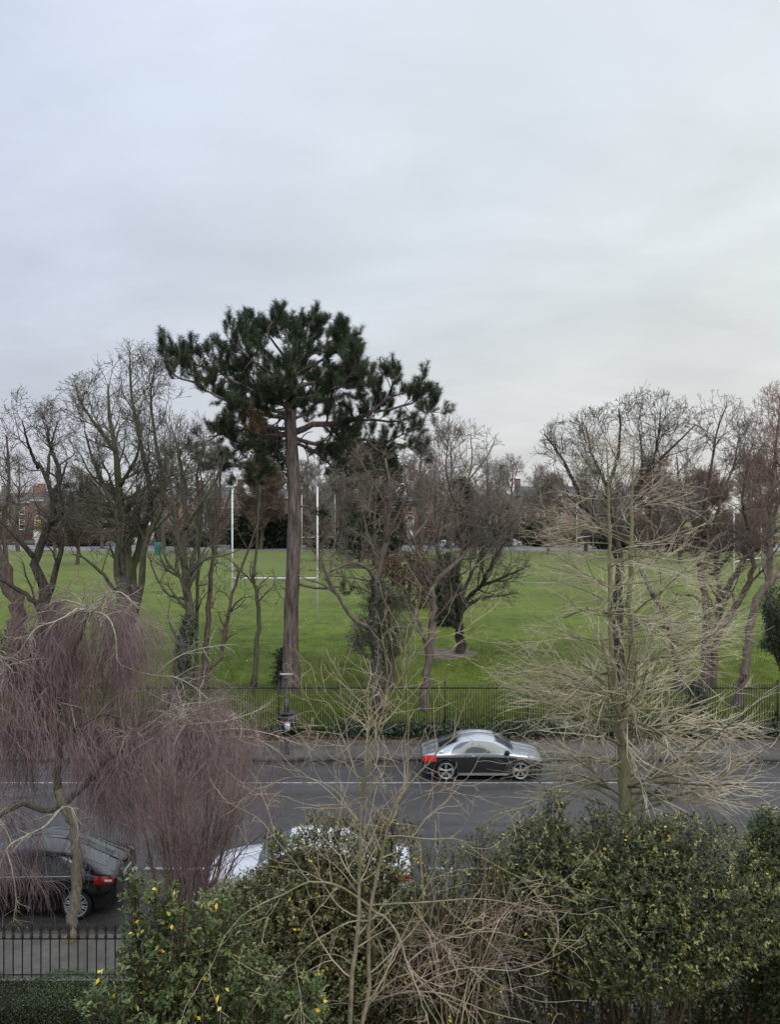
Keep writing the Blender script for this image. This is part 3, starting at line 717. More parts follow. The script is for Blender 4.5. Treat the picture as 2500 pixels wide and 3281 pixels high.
# ---------------------------------------------------------------- bark and foliage materials
def bark(name, c1, c2, c3=None, scale=9, rough=.9, st=(1, 1, .22), b=.6):
    m, nt, bs = nodes_of(name)
    f = noise(nt, scale, 7, .7, st); g = noise(nt, 1.6, 4)
    col = ramp(nt, f, [(.32, c1), (.62, c2)])
    if c3: col = mixc(nt, ramp(nt, g, [(.45, 0), (.62, .8)]), col, c3)
    lk(nt, col, bs.inputs['Base Color']); bs.inputs['Roughness'].default_value = rough; bs.inputs['Specular IOR Level'].default_value = .15
    bump(nt, bs, f, b, .04); return m
b_pine = bark('pine_bark', (.04,.031,.028), (.27,.215,.195), None, 6.5, st=(1.3, 1.3, .20), b=1)
b_grn = bark('mossy_bark', (.05,.048,.036), (.17,.16,.12), (.12,.135,.065), 10)
b_brn = bark('brown_bark', (.055,.042,.035), (.19,.145,.122), None, 10)
b_pink = bark('pinkish_bark', (.085,.065,.055), (.25,.195,.165), None, 9)
b_drk = bark('dark_bark', (.026,.022,.019), (.10,.086,.073), None, 9)
b_olv = bark('olive_bark', (.12,.105,.06), (.33,.30,.20), (.24,.24,.11), 14)
b_birch = bark('weeping_bark', (.10,.085,.065), (.34,.31,.24), (.22,.22,.13), 16, st=(1, 1, .6))
b_wdark = bark('mossy_dark_bark', (.03,.026,.02), (.13,.11,.085), (.09,.095,.05), 14, st=(1, 1, .6))
b_pale = bark('pale_branch_bark', (.30,.27,.21), (.55,.50,.42), (.33,.33,.2), 20, st=(1, 1, .5), b=.2)
b_sap = bark('sapling_bark', (.15,.13,.085), (.36,.31,.22), (.17,.18,.08), 22, st=(1, 1, .5), b=.2)
def twig(name, c, vary=.35):
    return noisy(name, tuple(k*(1-vary) for k in c), tuple(k*(1+vary) for k in c), 1.3, .8, 0, spec=.15, detail=3)
t_gry = twig('grey_twig', (.165,.15,.12)); t_brn = twig('brown_twig', (.205,.165,.14)); t_drk = twig('dark_twig', (.135,.12,.10))
t_pnk = twig('pink_twig', (.17,.115,.09)); t_pal = twig('pale_twig', (.54,.475,.345), .35); t_pal2 = twig('rosy_twig', (.58,.45,.35), .25)
t_prp = twig('purple_twig', (.265,.187,.19), .45); t_red = twig('red_brown_twig', (.215,.155,.14)); t_far = twig('far_twig', (.25,.215,.185)); t_far2 = twig('far_red_twig', (.32,.205,.17))  # far_twig paled to stand in for aerial haze
t_sap = twig('sapling_twig', (.42,.34,.24), .3)
ivy_m = tinted('ivy_leaf', [(0, (.010,.018,.008)), (.5, (.026,.05,.018)), (1, (.075,.11,.05))], .35, .6)
holly_m = tinted('holly_leaf', [(0, (.025,.03,.012)), (.5, (.095,.105,.048)), (.85, (.19,.20,.11)), (1, (.34,.33,.23))], .35, .6)
need_m = tinted('pine_needle', [(0, (.018,.028,.014)), (.5, (.060,.088,.046)), (.85, (.11,.15,.082)), (1, (.19,.20,.095))], .6, .3)
con_m = tinted('conifer_spray', [(0, (.022,.03,.018)), (.5, (.05,.066,.036)), (1, (.10,.12,.07))], .7, .2)
# ---------------------------------------------------------------- builders
def tree(name, label, cat, limbs, Y, base_px, bmat, tmat, levels, env=None, seed=1, group=None, rmin=None, sides=(9, 5, 3), upto=1, ybase=None):
    """limbs: traced (P, r); levels: spawn settings; the first `upto` levels join the trunk mesh, the rest are the crown"""
    rng = np.random.default_rng(seed)
    y0 = ybase if ybase else Y
    bx = (base_px-CX)/F*y0
    root = thing(name, label, cat, (bx, y0, elev(y0) if y0 > 20 else .12), group)
    tr, cr = MB(), MB()
    for P, r in limbs: tr.tubes(P, r, sides[0], cap=True)
    n = limbs[0][0].shape[0]
    P = np.stack([resample(l[0], 14) for l in limbs]); R = np.stack([np.interp(np.linspace(0, 1, 14), np.linspace(0, 1, len(l[1])), l[1]) for l in limbs])
    skip = levels[0].pop('skip', 0) if 'skip' in levels[0] else 0
    Pp, Rp = P[skip:], R[skip:]
    rm = rmin if rmin else .16*Y/788
    for li, L in enumerate(levels):
        L = dict(L); L.setdefault('rmin', rm)
        e = env if L.pop('use_env', True) else None
        also = L.pop('also', False)
        nP, nR = spawn(Pp, Rp, rng=rng, env=e, **L)
        (tr if li < upto else cr).tubes(nP, nR, sides[1] if li < upto else (sides[2] if li else 4))
        if also:   # twigs also from the limbs themselves
            pass
        Pp, Rp = nP, nR
    tr.build('trunk', bmat, root, True)
    if cr.n: cr.build('crown', tmat, root, False)
    return root
LV = lambda den, L, ang, N=5, **k: dict(den=den, L=L, ang=ang, N=N, **k)
def ivy_on(root, P, r, n, seed, size=.09, name='ivy', thick=.12, t0=0, t1=1):
    rng = np.random.default_rng(seed); m = len(P)
    u = (t0+(t1-t0)*rng.random(n))*(m-1.001); i = u.astype(int); f = (u-i)[:, None]
    p = P[i]*(1-f)+P[i+1]*f; rr = np.asarray(r)[i]*1.0
    tan = unit(P[i+1]-P[i]); d = rng.normal(size=(n, 3)); d = unit(d-(d*tan).sum(1, keepdims=True)*tan)
    lump = 1+.9*np.sin(u*2.3+seed)*np.sin(u*5.1)
    pos = p+d*(rr+np.abs(rng.normal(0, thick, n))*np.clip(lump, .3, 2))[:, None]
    D = unit(np.array([0, 0, -.8])+.8*rng.normal(size=(n, 3))+.3*d); N = unit(d+.5*rng.normal(size=(n, 3))+[0, 0, .3])
    MB().leaves(pos, D, N, size*rng.uniform(.7, 1.3, n), size*rng.uniform(.6, 1.0, n), np.clip(rng.normal(.45, .22, n), .02, 1)).build(name, ivy_m, root)
def needles(mb, P, D, rng, size, K, w, tint0=.5):
    """bottle-brush tufts of needles at P along D"""
    M = len(P); D = unit(D)
    rnd = rng.normal(size=(M, K, 3)); perp = unit(rnd-(rnd*D[:, None]).sum(2, keepdims=True)*D[:, None])
    s = np.broadcast_to(size, (M,))[:, None, None]
    al = rng.random((M, K, 1)); b = P[:, None]+D[:, None]*(al-.35)*s*1.5
    dr = unit(D[:, None]*rng.uniform(.35, 1.1, (M, K, 1))+perp)
    ln = s*rng.uniform(.55, 1.05, (M, K, 1))
    side = unit(np.cross(dr, rng.normal(size=(M, K, 3))))*w
    t = b+dr*ln
    v = np.stack([b-side, b+side, t], 2).reshape(-1, 3)
    i = np.arange(M*K)*3
    tn = np.clip(tint0+.25*rng.normal(size=(M, 1))+.12*rng.normal(size=(M, K)), .02, 1)
    mb.add(v, None, np.stack([i, i+1, i+2], 1), np.repeat(tn.reshape(-1), 3))
# ---------------------------------------------------------------- the pine
def pine():
    rng = np.random.default_rng(11); Y = 36.3
    root = thing('pine_tree', 'tall dark pine with bare reddish trunk and spreading crown just behind the park fence', 'pine tree', ((930-CX)/F*Y, Y, elev(Y)))
    tp, tr_ = limb([(931,2222),(933,2000),(939,1800),(945,1640),(938,1480),(930,1350),(936,1240),(932,1170),(944,1100),(936,1050)], Y, 50, 10, 30, .28, rng, .04)
    tr_ = np.interp(np.linspace(0, 1, 30), [0, .1, .6, .72, .85, 1], np.array([50, 46, 38, 31, 18, 6])/2*Y/F)*(1+.35*np.exp(-np.arange(30)/1.3))
    tr = MB().tubes(tp, tr_, 18)
    D = [
     ([(945,1385,0),(1020,1355,-.4),(1110,1350,-.8),(1200,1320,-1.2),(1280,1250,-1.4),(1305,1180,-1.4)], 22, 6),
     ([(1110,1350,-.8),(1200,1345,-.4),(1290,1350,0),(1345,1330,.2)], 10, 4),
     ([(1200,1320,-1.2),(1290,1300,-1.8),(1350,1275,-2),(1372,1215,-2)], 8, 4),
     ([(946,1405,0),(1040,1425,.8),(1170,1405,1.4),(1260,1420,1.8),(1330,1390,2)], 15, 5),
     ([(946,1420,0),(1000,1440,.8),(1060,1480,1.5),(1110,1530,1.8)], 12, 4),
     ([(924,1385,0),(830,1405,1),(740,1440,1.6),(680,1475,2)], 12, 4), ([(700,1390,1.4),(650,1420,.8),(600,1440,.5)], 7, 3), ([(1260,1420,1.8),(1310,1430,1.5),(1345,1455,1.2)], 7, 3), ([(1170,1405,1.4),(1220,1450,.6),(1250,1490,.3)], 7, 3), ([(1330,1300,-1.5),(1370,1320,-1.2),(1385,1290,-1)], 6, 3),
     ([(640,1225,-2),(560,1200,-2.3),(530,1150,-2.4)], 7, 3), ([(928,1270,0),(830,1230,2),(760,1160,3),(700,1120,3.4)], 12, 4), ([(938,1280,0),(1040,1250,2),(1110,1220,3)], 12, 4),
     ([(942,1240,0),(1040,1210,.8),(1110,1210,1.3),(1195,1215,1.5)], 14, 5),
     ([(940,1300,0),(1020,1260,-1.3),(1110,1220,-2.3),(1170,1150,-2.8)], 15, 5),
     ([(940,1180,0),(1000,1120,.4),(1060,1070,.8),(1115,1030,1)], 13, 4),
     ([(938,1200,0),(1010,1160,-1),(1090,1110,-1.8),(1130,1060,-2.0)], 12, 4),
     ([(936,1150,0),(965,1080,-.6),(1005,990,-.8)], 10, 4),
     ([(935,1130,0),(915,1060,.8),(895,1000,1.0)], 10, 4),
     ([(930,1160,0),(880,1090,-.8),(850,1030,-1.2),(870,985,-1.3)], 10, 4),
     ([(928,1190,0),(850,1110,.4),(790,1050,.7),(765,1000,.8)], 13, 4),
     ([(928,1230,0),(840,1170,-1.2),(770,1110,-1.9),(730,1060,-2.1)], 13, 4),
     ([(925,1300,0),(800,1240,.3),(690,1170,.6),(640,1105,.8)], 17, 5),
     ([(720,1190,.5),(640,1160,1.2),(570,1140,1.5),(525,1108,1.6)], 9, 4),
     ([(922,1340,0),(810,1320,-1.2),(700,1270,-2.0),(620,1225,-2.2)], 15, 5),
     ([(922,1375,0),(800,1370,.9),(700,1390,1.4),(640,1400,1.6)], 13, 4),
     ([(923,1330,0),(830,1290,1.6),(740,1250,2.6),(680,1230,3.0)], 13, 4),
     ([(922,1400,0),(850,1395,-.6),(790,1420,-1.0),(745,1470,-1.2)], 11, 3),
     ([(925,1410,0),(860,1420,1.0),(820,1460,1.6),(815,1520,1.9)], 9, 3),
     ([(945,1340,0),(975,1320,1.8),(1010,1290,3.2)], 12, 4), ([(930,1320,0),(905,1290,-1.8),(880,1240,-3.0)], 12, 4),
     ([(930,1220,0),(930,1190,-1.6),(950,1140,-2.6)], 11, 4), ([(940,1260,0),(960,1220,1.7),(985,1170,2.7)], 11, 4),
     ([(950,1620,0),(1010,1630,-.5),(1060,1665,-.9)], 7, 2), ([(955,1870,0),(1030,1885,-.4),(1100,1880,-.6),(1130,1890,-.7)], 10, 4),
    ]
    LP, LR = [], []
    for pts, w0, w1 in D:
        P, r = limb(pts, Y, w0, w1, 12, 0, rng); q = (P-P[:1])*np.where(P[-1, 2] > P[0, 2]+.6, [.88, 1, .79], [.90, 1, 1.0]); P = P[:1]+q; P[:, 2] -= .03*np.clip(P[:, 2]-13, 0, 9); tr.tubes(P, r, 8); LP.append(P); LR.append(r)
    # short snags on the bare trunk
    LPc, LRc = np.stack(LP[:-2]), np.stack(LR[:-2])
    P1, R1 = spawn(LPc, LRc, 3.7, (.5, 1.6), (30, 80), 7, rng, t0=.24, up=.09, wig=.14, rr=.5, rmin=.012, flat=.3)
    tr.tubes(P1, R1, 5)
    P2, R2 = spawn(P1, R1, 3.9, (.25, .6), (25, 70), 5, rng, t0=.2, up=.24, wig=.12, rmin=.008)
    tr.tubes(P2, R2, 3)
    Pd, Rd = spawn(np.stack(LP[3:6]+LP[20:27]), np.stack(LR[3:6]+LR[20:27]), 3, (.3, 1.3), (40, 80), 5, rng, t0=.05, t1=.6, up=-.08, rmin=.008)
    tr.tubes(Pd, Rd, 3)
    o = tr.build('trunk', b_pine, root, True)
    nd = MB()
    for P in (P2, P1):
        for t, sz in ((-1, .30), (-2, .30)):
            pp = P[:, t]+rng.normal(0, .02, (len(P), 3)); dd = unit(P[:, -1]-P[:, -2])+[0, 0, .35]
            hgt = np.clip((pp[:, 2]-11)/7, -.3, .5)
            needles(nd, pp, dd, rng, sz*rng.uniform(.75, 1.2, len(P)), 84, .0065, .44)
    # lone tufts on the low limbs
    for P in LP[-2:]:
        k = 14; q = P[-4:][rng.integers(0, 4, k)]+rng.normal(0, .22, (k, 3))*[1.3, 1, .7]
        needles(nd, q, rng.normal(size=(k, 3))+[0, 0, 1], rng, .3, 40, .011, .35)
    # a hank of dead brown needles
    nd.build('needles', need_m, root)
    bn = MB(); q = W(818, 1330, Y-1.6)+rng.normal(0, .22, (26, 3))*[.8, .6, 1.6]
    needles(bn, q, rng.normal(size=(26, 3))*.5+[0, 0, -1], rng, .35, 40, .011); bn.build('dead_needles', noisy('dead_needle', (.14,.09,.045), (.24,.16,.08), 3, .8), root)
    return root, (len(P1), len(P2))
pn = pine()
# ivy stump beside the pine
def stump(px, top, base, Y, w, lab, n, leanpx=0):
    P, r = limb([(px, base), (px+leanpx*.5, (base+top)/2), (px+leanpx, top)], Y, w, w*.7, 8)
    t = thing('ivy_stump', lab, 'ivy stump', ((px-CX)/F*Y, Y, elev(Y)))
    MB().tubes(P, r, 9, cap=True).build('trunk', b_drk, t, True); ivy_on(t, P, r, n, int(px), .10, thick=.10); return t
stump(890, 2075, 2200, 36.9, 22, 'slim ivy-wrapped snag leaning against the foot of the tall pine', 700, 14)
stump(2240, 2185, 2330, 33.6, 46, 'dark ivy-smothered stump behind the fence under the brown trunks', 1500)
# ---------------------------------------------------------------- trees along the park side of the fence
UP = dict(up=.05)
def std(dens=1.0, s=1.0, wig=.14, up=.05, skip=0):
    L = [LV(1.6*dens, (1.8*s, 4.8*s), (25, 68), 10, t0=.22, wig=wig, up=up, rr=.45, rend=.22, lt=.35),
         LV(2.4*dens, (.7*s, 2.1*s), (25, 60), 7, t0=.12, wig=wig*1.2, up=up*.8, rr=.55),
         LV(3.1*dens, (.3*s, 1.05*s), (25, 60), 5, t0=.1, wig=wig*1.4, up=up*.5, rr=.7),
         LV(3.3*dens, (.15*s, .5*s), (25, 60), 4, t0=.12, wig=wig*1.4, up=up*.4, rr=.8)]
    if skip: L[0]['skip'] = skip
    return L
# far-off gnarled pair
Y = 36.2
tree('bare_tree', 'gnarled dark bare tree with twin crooked trunks and rounded crown behind the weeping birch', 'bare tree',
  [limb([(120,2230),(125,2080),(140,1980),(135,1880),(112,1790),(150,1700),(172,1620),(150,1540),(120,1480)], Y, 44, 10, 22, .2),
   limb([(172,1610),(190,1520,.5),(165,1440,.8),(150,1370,1)], Y, 20, 6), limb([(160,1680),(200,1640,-.8),(190,1560,-1.2),(215,1480,-1.4)], Y, 16, 5),
   limb([(112,1790),(60,1730,-.5),(20,1690,-.7),(-30,1640,-.9)], Y, 18, 6), limb([(120,1500),(90,1420,-1),(70,1350,-1.4)], Y, 12, 4), limb([(150,1540),(165,1420,1),(185,1350,1.5)], Y, 12, 4),
   limb([(150,1990),(105,1925,-.5),(40,1880,-1),(-20,1845,-1.2)], Y, 20, 9),
   limb([(112,2240,.4),(115,2110,.4),(128,2000,.3),(160,1900,.3),(178,1820,.3),(195,1740,.2),(180,1690,.2)], Y, 30, 12)],
  Y, 120, b_drk, t_gry, std(1.25, .66, .2, .06, 1), [ell(115,1410,125,175,Y,2.8), ell(60,1640,160,170,Y,2.6), ell(10,1350,80,120,Y,2.2)], 21, rmin=.0095)
iv = tree('bare_tree', 'thick ivy-clad leaning trunk at the edge of the park, forked like a slingshot', 'bare tree',
  [limb([(40,2240),(48,2100),(60,1980),(30,1880),(-10,1760),(-40,1640)], 36.8, 66, 26, 20, .2), limb([(60,2120),(110,2080,.2),(165,2010,.3),(190,1930,.3)], 36.8, 42, 22),
   limb([(30,1870),(10,1700,.6),(30,1540,.8),(20,1400,.9)], 36.8, 18, 6)], 36.8, 40, b_brn, t_gry, std(1.2, .62, .2, .06), [ell(10,1420,80,200,36.8,2), ell(-10,1650,90,160,36.8,2)], 22, rmin=.0095)
P, r = limb([(12,2260),(14,2140),(20,2020)], 36.2, 90, 60, 8); ivy_on(iv, P, r, 2600, 5, .11, thick=.16)
# multi-stemmed sycamore
Y = 37.0
tree('bare_tree', 'big multi-stemmed grey-green bare tree rising behind the top of the weeping birch', 'bare tree',
  [limb([(405,2230),(405,2080),(407,1960),(400,1850),(403,1740),(395,1650),(380,1560),(372,1450),(350,1330),(345,1230)], Y, 62, 5, 26, .15),
   limb([(390,1960),(378,1850,-.3),(382,1740,-.5),(375,1660,-.6),(340,1580,-.8),(300,1480,-1),(270,1380,-1.2)], Y, 26, 5, 18),
   limb([(420,1930),(435,1800,.4),(460,1690,.5),(480,1610,.6),(470,1500,.7),(440,1380,.8),(420,1250,.9),(415,1130,1)], Y, 30, 5, 18),
   limb([(425,1990),(452,1850,-.4),(465,1740,-.5),(510,1650,-.6),(520,1540,-.7),(500,1420,-.8),(480,1280,-.8),(500,1160,-.9)], Y, 24, 4, 18),
   limb([(396,1650),(370,1600,1.2),(330,1540,2),(300,1460,2.4)], Y, 16, 4), limb([(380,1560),(430,1480,-1.4),(450,1400,-2)], Y, 14, 4),
   limb([(372,1900),(330,1840,-.8),(270,1790,-1.4),(230,1775,-1.8)], Y, 14, 4), limb([(372,1450),(320,1380,-1.2),(260,1290,-1.8),(240,1230,-2)], Y, 12, 4)],
  Y, 405, b_grn, t_gry, std(1.2, .85, .13, .06, 0), [ell(325,1410,185,225,Y,3.4), ell(435,1320,150,235,Y,3.2), ell(310,1640,180,160,Y,2.8), ell(540,1430,130,200,Y,2.6)], 23, rmin=.0095)
# ivy-footed tree
Y = 34.6
P0 = limb([(545,2300),(560,2220),(590,2120),(603,2000),(598,1880),(590,1790),(595,1700),(590,1600),(580,1500),(560,1400)], Y, 40, 8, 26, .12)
t1 = tree('bare_tree', 'grey-green bare tree with glossy ivy climbing its leaning lower trunk', 'bare tree',
  [P0, limb([(598,1830),(570,1740,-.4),(560,1640,-.7),(540,1520,-.9),(520,1420,-1)], Y, 16, 5), limb([(600,1860),(625,1760,.4),(640,1640,.8),(630,1530,1.1),(650,1430,1.3)], Y, 16, 5),
   limb([(590,1700),(640,1620,-.8),(690,1540,-1.2),(720,1470,-1.5)], Y, 11, 4), limb([(590,1920),(540,1905,.3),(500,1850,.6),(480,1790,.8)], Y, 10, 4),
   limb([(610,1840),(660,1790,-.3),(720,1780,-.7),(770,1760,-1)], Y, 8, 3), limb([(580,2200),(560,2120,.2),(570,2050,.3),(590,1990,.2)], Y, 20, 12)],
  Y, 545, b_grn, t_gry, std(1.2, .7, .14, .06), [ell(590,1480,150,200,Y,2.8), ell(600,1680,150,140,Y,2.3), ell(540,1820,130,90,Y,1.6)], 24, rmin=.0092)
ivy_on(t1, P0[0], P0[1], 3000, 6, .085, thick=.09, t0=0, t1=.36)
# slim stems
Y = 35.4
def slim(pts, w0, w1, lab, seed, bm, extra=(), env=None, Y=35.4, d=.8):
    ls = [limb(pts, Y, w0, w1, 22, .15)]+[limb(p, Y, a, b, 10) for p, a, b in extra]
    return tree('slim_tree', lab, 'slim tree', ls, Y, pts[0][0], bm, t_gry if bm is b_grn else t_brn,
       [LV(1.6*d, (.6, 1.7), (35, 80), 7, t0=.3, wig=.22, up=.05, rend=.35), LV(2.6*d, (.35, .9), (30, 65), 5, wig=.25, up=.04), LV(3.6, (.15, .45), (25, 60), 4, wig=.25), LV(2.6, (.1, .25), (25, 60), 3, wig=.25)], env, seed, 'slim bare trees beside the ivy-footed tree', rmin=.0105, upto=1)
slim([(622,2205),(628,2100),(630,1950),(636,1820),(640,1700),(650,1600),(640,1500)], 15, 4, 'thin grey upright stem close beside the ivy-footed trunk', 31, b_grn)
slim([(653,2215),(657,2120),(665,1980),(672,1880),(682,1780),(695,1680),(705,1590),(700,1480)], 22, 5, 'straight reddish-brown slim tree between two thin neighbours behind the fence', 32, b_brn, [([(690,1720),(720,1640,.5),(740,1560,.9)], 10, 3)])
slim([(645,2215),(668,2150),(705,2105),(725,2010),(735,1950),(755,1870),(780,1800),(805,1735),(830,1660)], 17, 4, 'slim crooked brown tree leaning over towards the pine', 33, b_brn, [([(735,1960),(770,1920,-.4),(810,1910,-.7)], 7, 3)])
slim([(812,2200),(822,2090),(830,1980),(818,1890),(812,1850),(822,1760),(826,1670),(832,1560)], 17, 5, 'lone slim grey tree standing between the goal upright and the pine trunk', 34, b_grn, [([(813,1870),(775,1830,-.3),(745,1800,-.4)], 7, 3), ([(818,1890),(860,1850,.3),(890,1850,.4)], 5, 2)], Y=35.8)
# ivy-covered tree in the middle
Y = 33.8
P0 = limb([(1218,2290),(1212,2180),(1200,2060),(1200,1960),(1205,1880),(1222,1800),(1236,1740),(1245,1650),(1250,1560),(1235,1470)], Y, 38, 5, 26, .1)
t2 = tree('bare_tree', 'bare tree wrapped in dark ivy to half its height with long arching side limb', 'bare tree',
  [P0, limb([(1195,2020),(1130,1980,-.2),(1085,1910,-.4),(1050,1850,-.5),(1030,1790,-.6),(1045,1760,-.6)], Y, 16, 5),
   limb([(1080,1905,-.4),(1030,1870,.2),(980,1855,.5),(950,1840,.6)], Y, 9, 3), limb([(1205,1860),(1185,1830,-.3),(1160,1810,-.5),(1120,1805,-.7),(1060,1830,-.8)], Y, 13, 5),
   limb([(1208,1850),(1180,1860,.3),(1120,1850,.5),(1060,1845,.7)], Y, 8, 3), limb([(1222,1800),(1195,1760,.4),(1175,1700,.8),(1160,1620,1.1)], Y, 12, 4),
   limb([(1245,1650),(1215,1580,-.7),(1180,1520,-1.1),(1150,1470,-1.3)], Y, 9, 3), limb([(1236,1740),(1270,1660,-.6),(1310,1570,-1),(1330,1480,-1.2)], Y, 10, 3),
   limb([(1052,1850,-.5),(1062,1800,-.1),(1070,1750,.2),(1085,1700,.4)], Y, 8, 3)],
  Y, 1218, b_pink, t_brn, std(1.1, .68, .2, .05), [ell(1200,1560,190,160,Y,2.6), ell(1120,1760,170,130,Y,2.0)], 25, rmin=.0095)
ivy_on(t2, P0[0], P0[1], 3000, 8, .075, thick=.05, t0=0, t1=.46)
# grey-leaved small evergreen
def leafy_tree(px, base, Y, env, n, size, lab, seed, mat, bm, name='holly_tree', cat='holly', stems=((0, 0),), tmean=.5):
    rng = np.random.default_rng(seed); t = thing(name, lab, cat, ((px-CX)/F*Y, Y, elev(Y)))
    tr = MB(); lp = []; lr = []
    for c, rr in env:
        for k in range(2):
            a = W(px+rng.normal(0, 5), base, Y+rng.normal(0, .1)); e = c+rr*rng.normal(0, .3, 3)
            P = resample([a, a*.6+c*.4+[0, 0, -.1], c-[0, 0, rr[2]*.3], e], 10); r = np.linspace(.085, .02, 10); tr.tubes(P, r, 7); lp.append(P); lr.append(r)
    P1, R1 = spawn(np.stack(lp), np.stack(lr), 5, (.5, 1.4), (30, 80), 6, rng, t0=.35, env=env, rmin=.0092); tr.tubes(P1, R1, 4)
    P2, R2 = spawn(P1, R1, 5, (.2, .6), (30, 70), 4, rng, env=env, rmin=.006); tr.tubes(P2, R2, 3)
    tr.build('trunk', bm, t, True)
    ps, d, rad = clumpy(rng, n//9, env, .6); ps = np.concatenate([ps, P2[:, -1], P2[:, -2]])
    ps = np.repeat(ps, 7, 0); m = len(ps); ps = ps+rng.normal(0, size*1.1, (m, 3))
    D = unit(rng.normal(size=(m, 3))+[0, 0, .1]); N = unit(rng.normal(size=(m, 3))*.8+[0, -.2, .8])
    MB().leaves(ps, D, N, size*rng.uniform(.7, 1.3, m), size*.55*rng.uniform(.8, 1.2, m), np.clip(rng.normal(tmean, .25, m), .02, 1)).build('crown', mat, t)
    return t
leafy_tree(1252, 2215, 36.2, [ell(1270,1990,72,98,36.2,1.2), ell(1190,1990,62,85,36.4,1.0), ell(1150,2050,38,50,36.3,.7), ell(1245,1920,70,50,36.4,.9), ell(1200,1890,50,60,36.5,.8)], 9000, .068, 'small round evergreen with silvery-green leaves behind the ivy-wrapped trunk', 41, holly_m, b_pink, tmean=.68)
leafy_tree(2510, 2150, 36.0, [ell(2490,1940,48,70,36,1.0), ell(2520,2040,60,60,36,1.0), ell(2475,2060,30,30,36,.6)], 8000, .085, 'dark glossy evergreen at the far right edge beside the curving grey trunk'.replace('far right edge', 'park edge'), 42, ivy_m, b_drk)
# forked pinkish tree
Y = 34.2
tree('bare_tree', 'pinkish-brown forked bare tree by the fence with one dark upper limb', 'bare tree',
  [limb([(1362,2290),(1366,2200),(1374,2110),(1385,2010),(1388,1940),(1380,1880)], Y, 30, 20, 18, .15),
   limb([(1372,2100),(1355,2030,.3),(1325,1960,.5),(1305,1900,.6),(1265,1862,.7),(1245,1850,.8),(1215,1800,.8)], Y, 14, 5, 14),
   limb([(1380,1885),(1360,1840,-.3),(1345,1790,-.5),(1330,1740,-.6),(1300,1680,-.8),(1290,1600,-1)], Y, 13, 4, 14), limb([(1350,1800,-.5),(1385,1850,-.7),(1375,1810,-.8),(1350,1770,-.9)], Y, 8, 4),
   limb([(1384,1890),(1412,1850,.3),(1445,1815,.5),(1490,1778,.7),(1478,1720,.9),(1462,1660,1.0),(1470,1600,1.1),(1500,1540,1.2),(1560,1465,1.3),(1590,1400,1.3)], Y, 17, 3, 22),
   limb([(1388,1990),(1415,1960,-.4),(1440,1930,-.7),(1480,1900,-1),(1540,1870,-1.3)], Y, 9, 3),
   limb([(1470,1640,1),(1440,1560,.4),(1430,1480,0),(1440,1400,-.3)], Y, 10, 3), limb([(1320,1730,-.6),(1370,1660,.3),(1390,1560,.8),(1400,1460,1.2)], Y, 10, 3), limb([(1490,1760,.7),(1530,1690,0),(1550,1610,-.5)], Y, 10, 3),
   limb([(1465,1610,1),(1510,1500,1.8),(1510,1390,2.2)], Y, 9, 3)],
  Y, 1362, b_pink, t_brn, std(1.0, .8, .15, .08, 0), [ell(1440,1520,200,185,Y,3.0), ell(1330,1720,140,150,Y,2.4), ell(1480,1760,130,110,Y,2.0)], 26, rmin=.0095)
# dark spreading tree in its mulch ring
Y = 41.6
tree('bare_tree', 'dark low-spreading bare tree standing in a ring of mulch on the grass', 'bare tree',
  [limb([(1477,2108),(1474,2050),(1468,1990),(1475,1930),(1470,1870)], Y, 32, 18, 16, .2),
   limb([(1462,2010),(1440,1960,.5),(1420,1900,1),(1425,1830,1.4),(1400,1760,1.7)], Y, 18, 6), limb([(1470,1990),(1490,1930,-.5),(1540,1880,-1),(1600,1855,-1.5),(1680,1820,-1.8)], Y, 18, 5),
   limb([(1475,1930),(1500,1860,1),(1540,1780,1.5),(1560,1700,1.8)], Y, 15, 5), limb([(1466,1960),(1455,1860,-1.2),(1480,1780,-1.8),(1470,1700,-2)], Y, 15, 5), limb([(1480,1960),(1530,1920,1.4),(1590,1910,2.4),(1660,1900,3)], Y, 13, 4),
   limb([(1450,1980),(1400,1930,-.6),(1350,1900,-1),(1330,1860,-1.2)], Y, 12, 4), limb([(1540,1880,-1),(1580,1800,-1.6),(1630,1720,-2)], Y, 12, 4)],
  Y, 1477, b_drk, t_drk, std(1.15, .90, .17, .03, 1), [ell(1520,1800,200,170,Y,3.6), ell(1440,1880,130,100,Y,3), ell(1600,1880,130,100,Y,3)], 27, rmin=.0095)
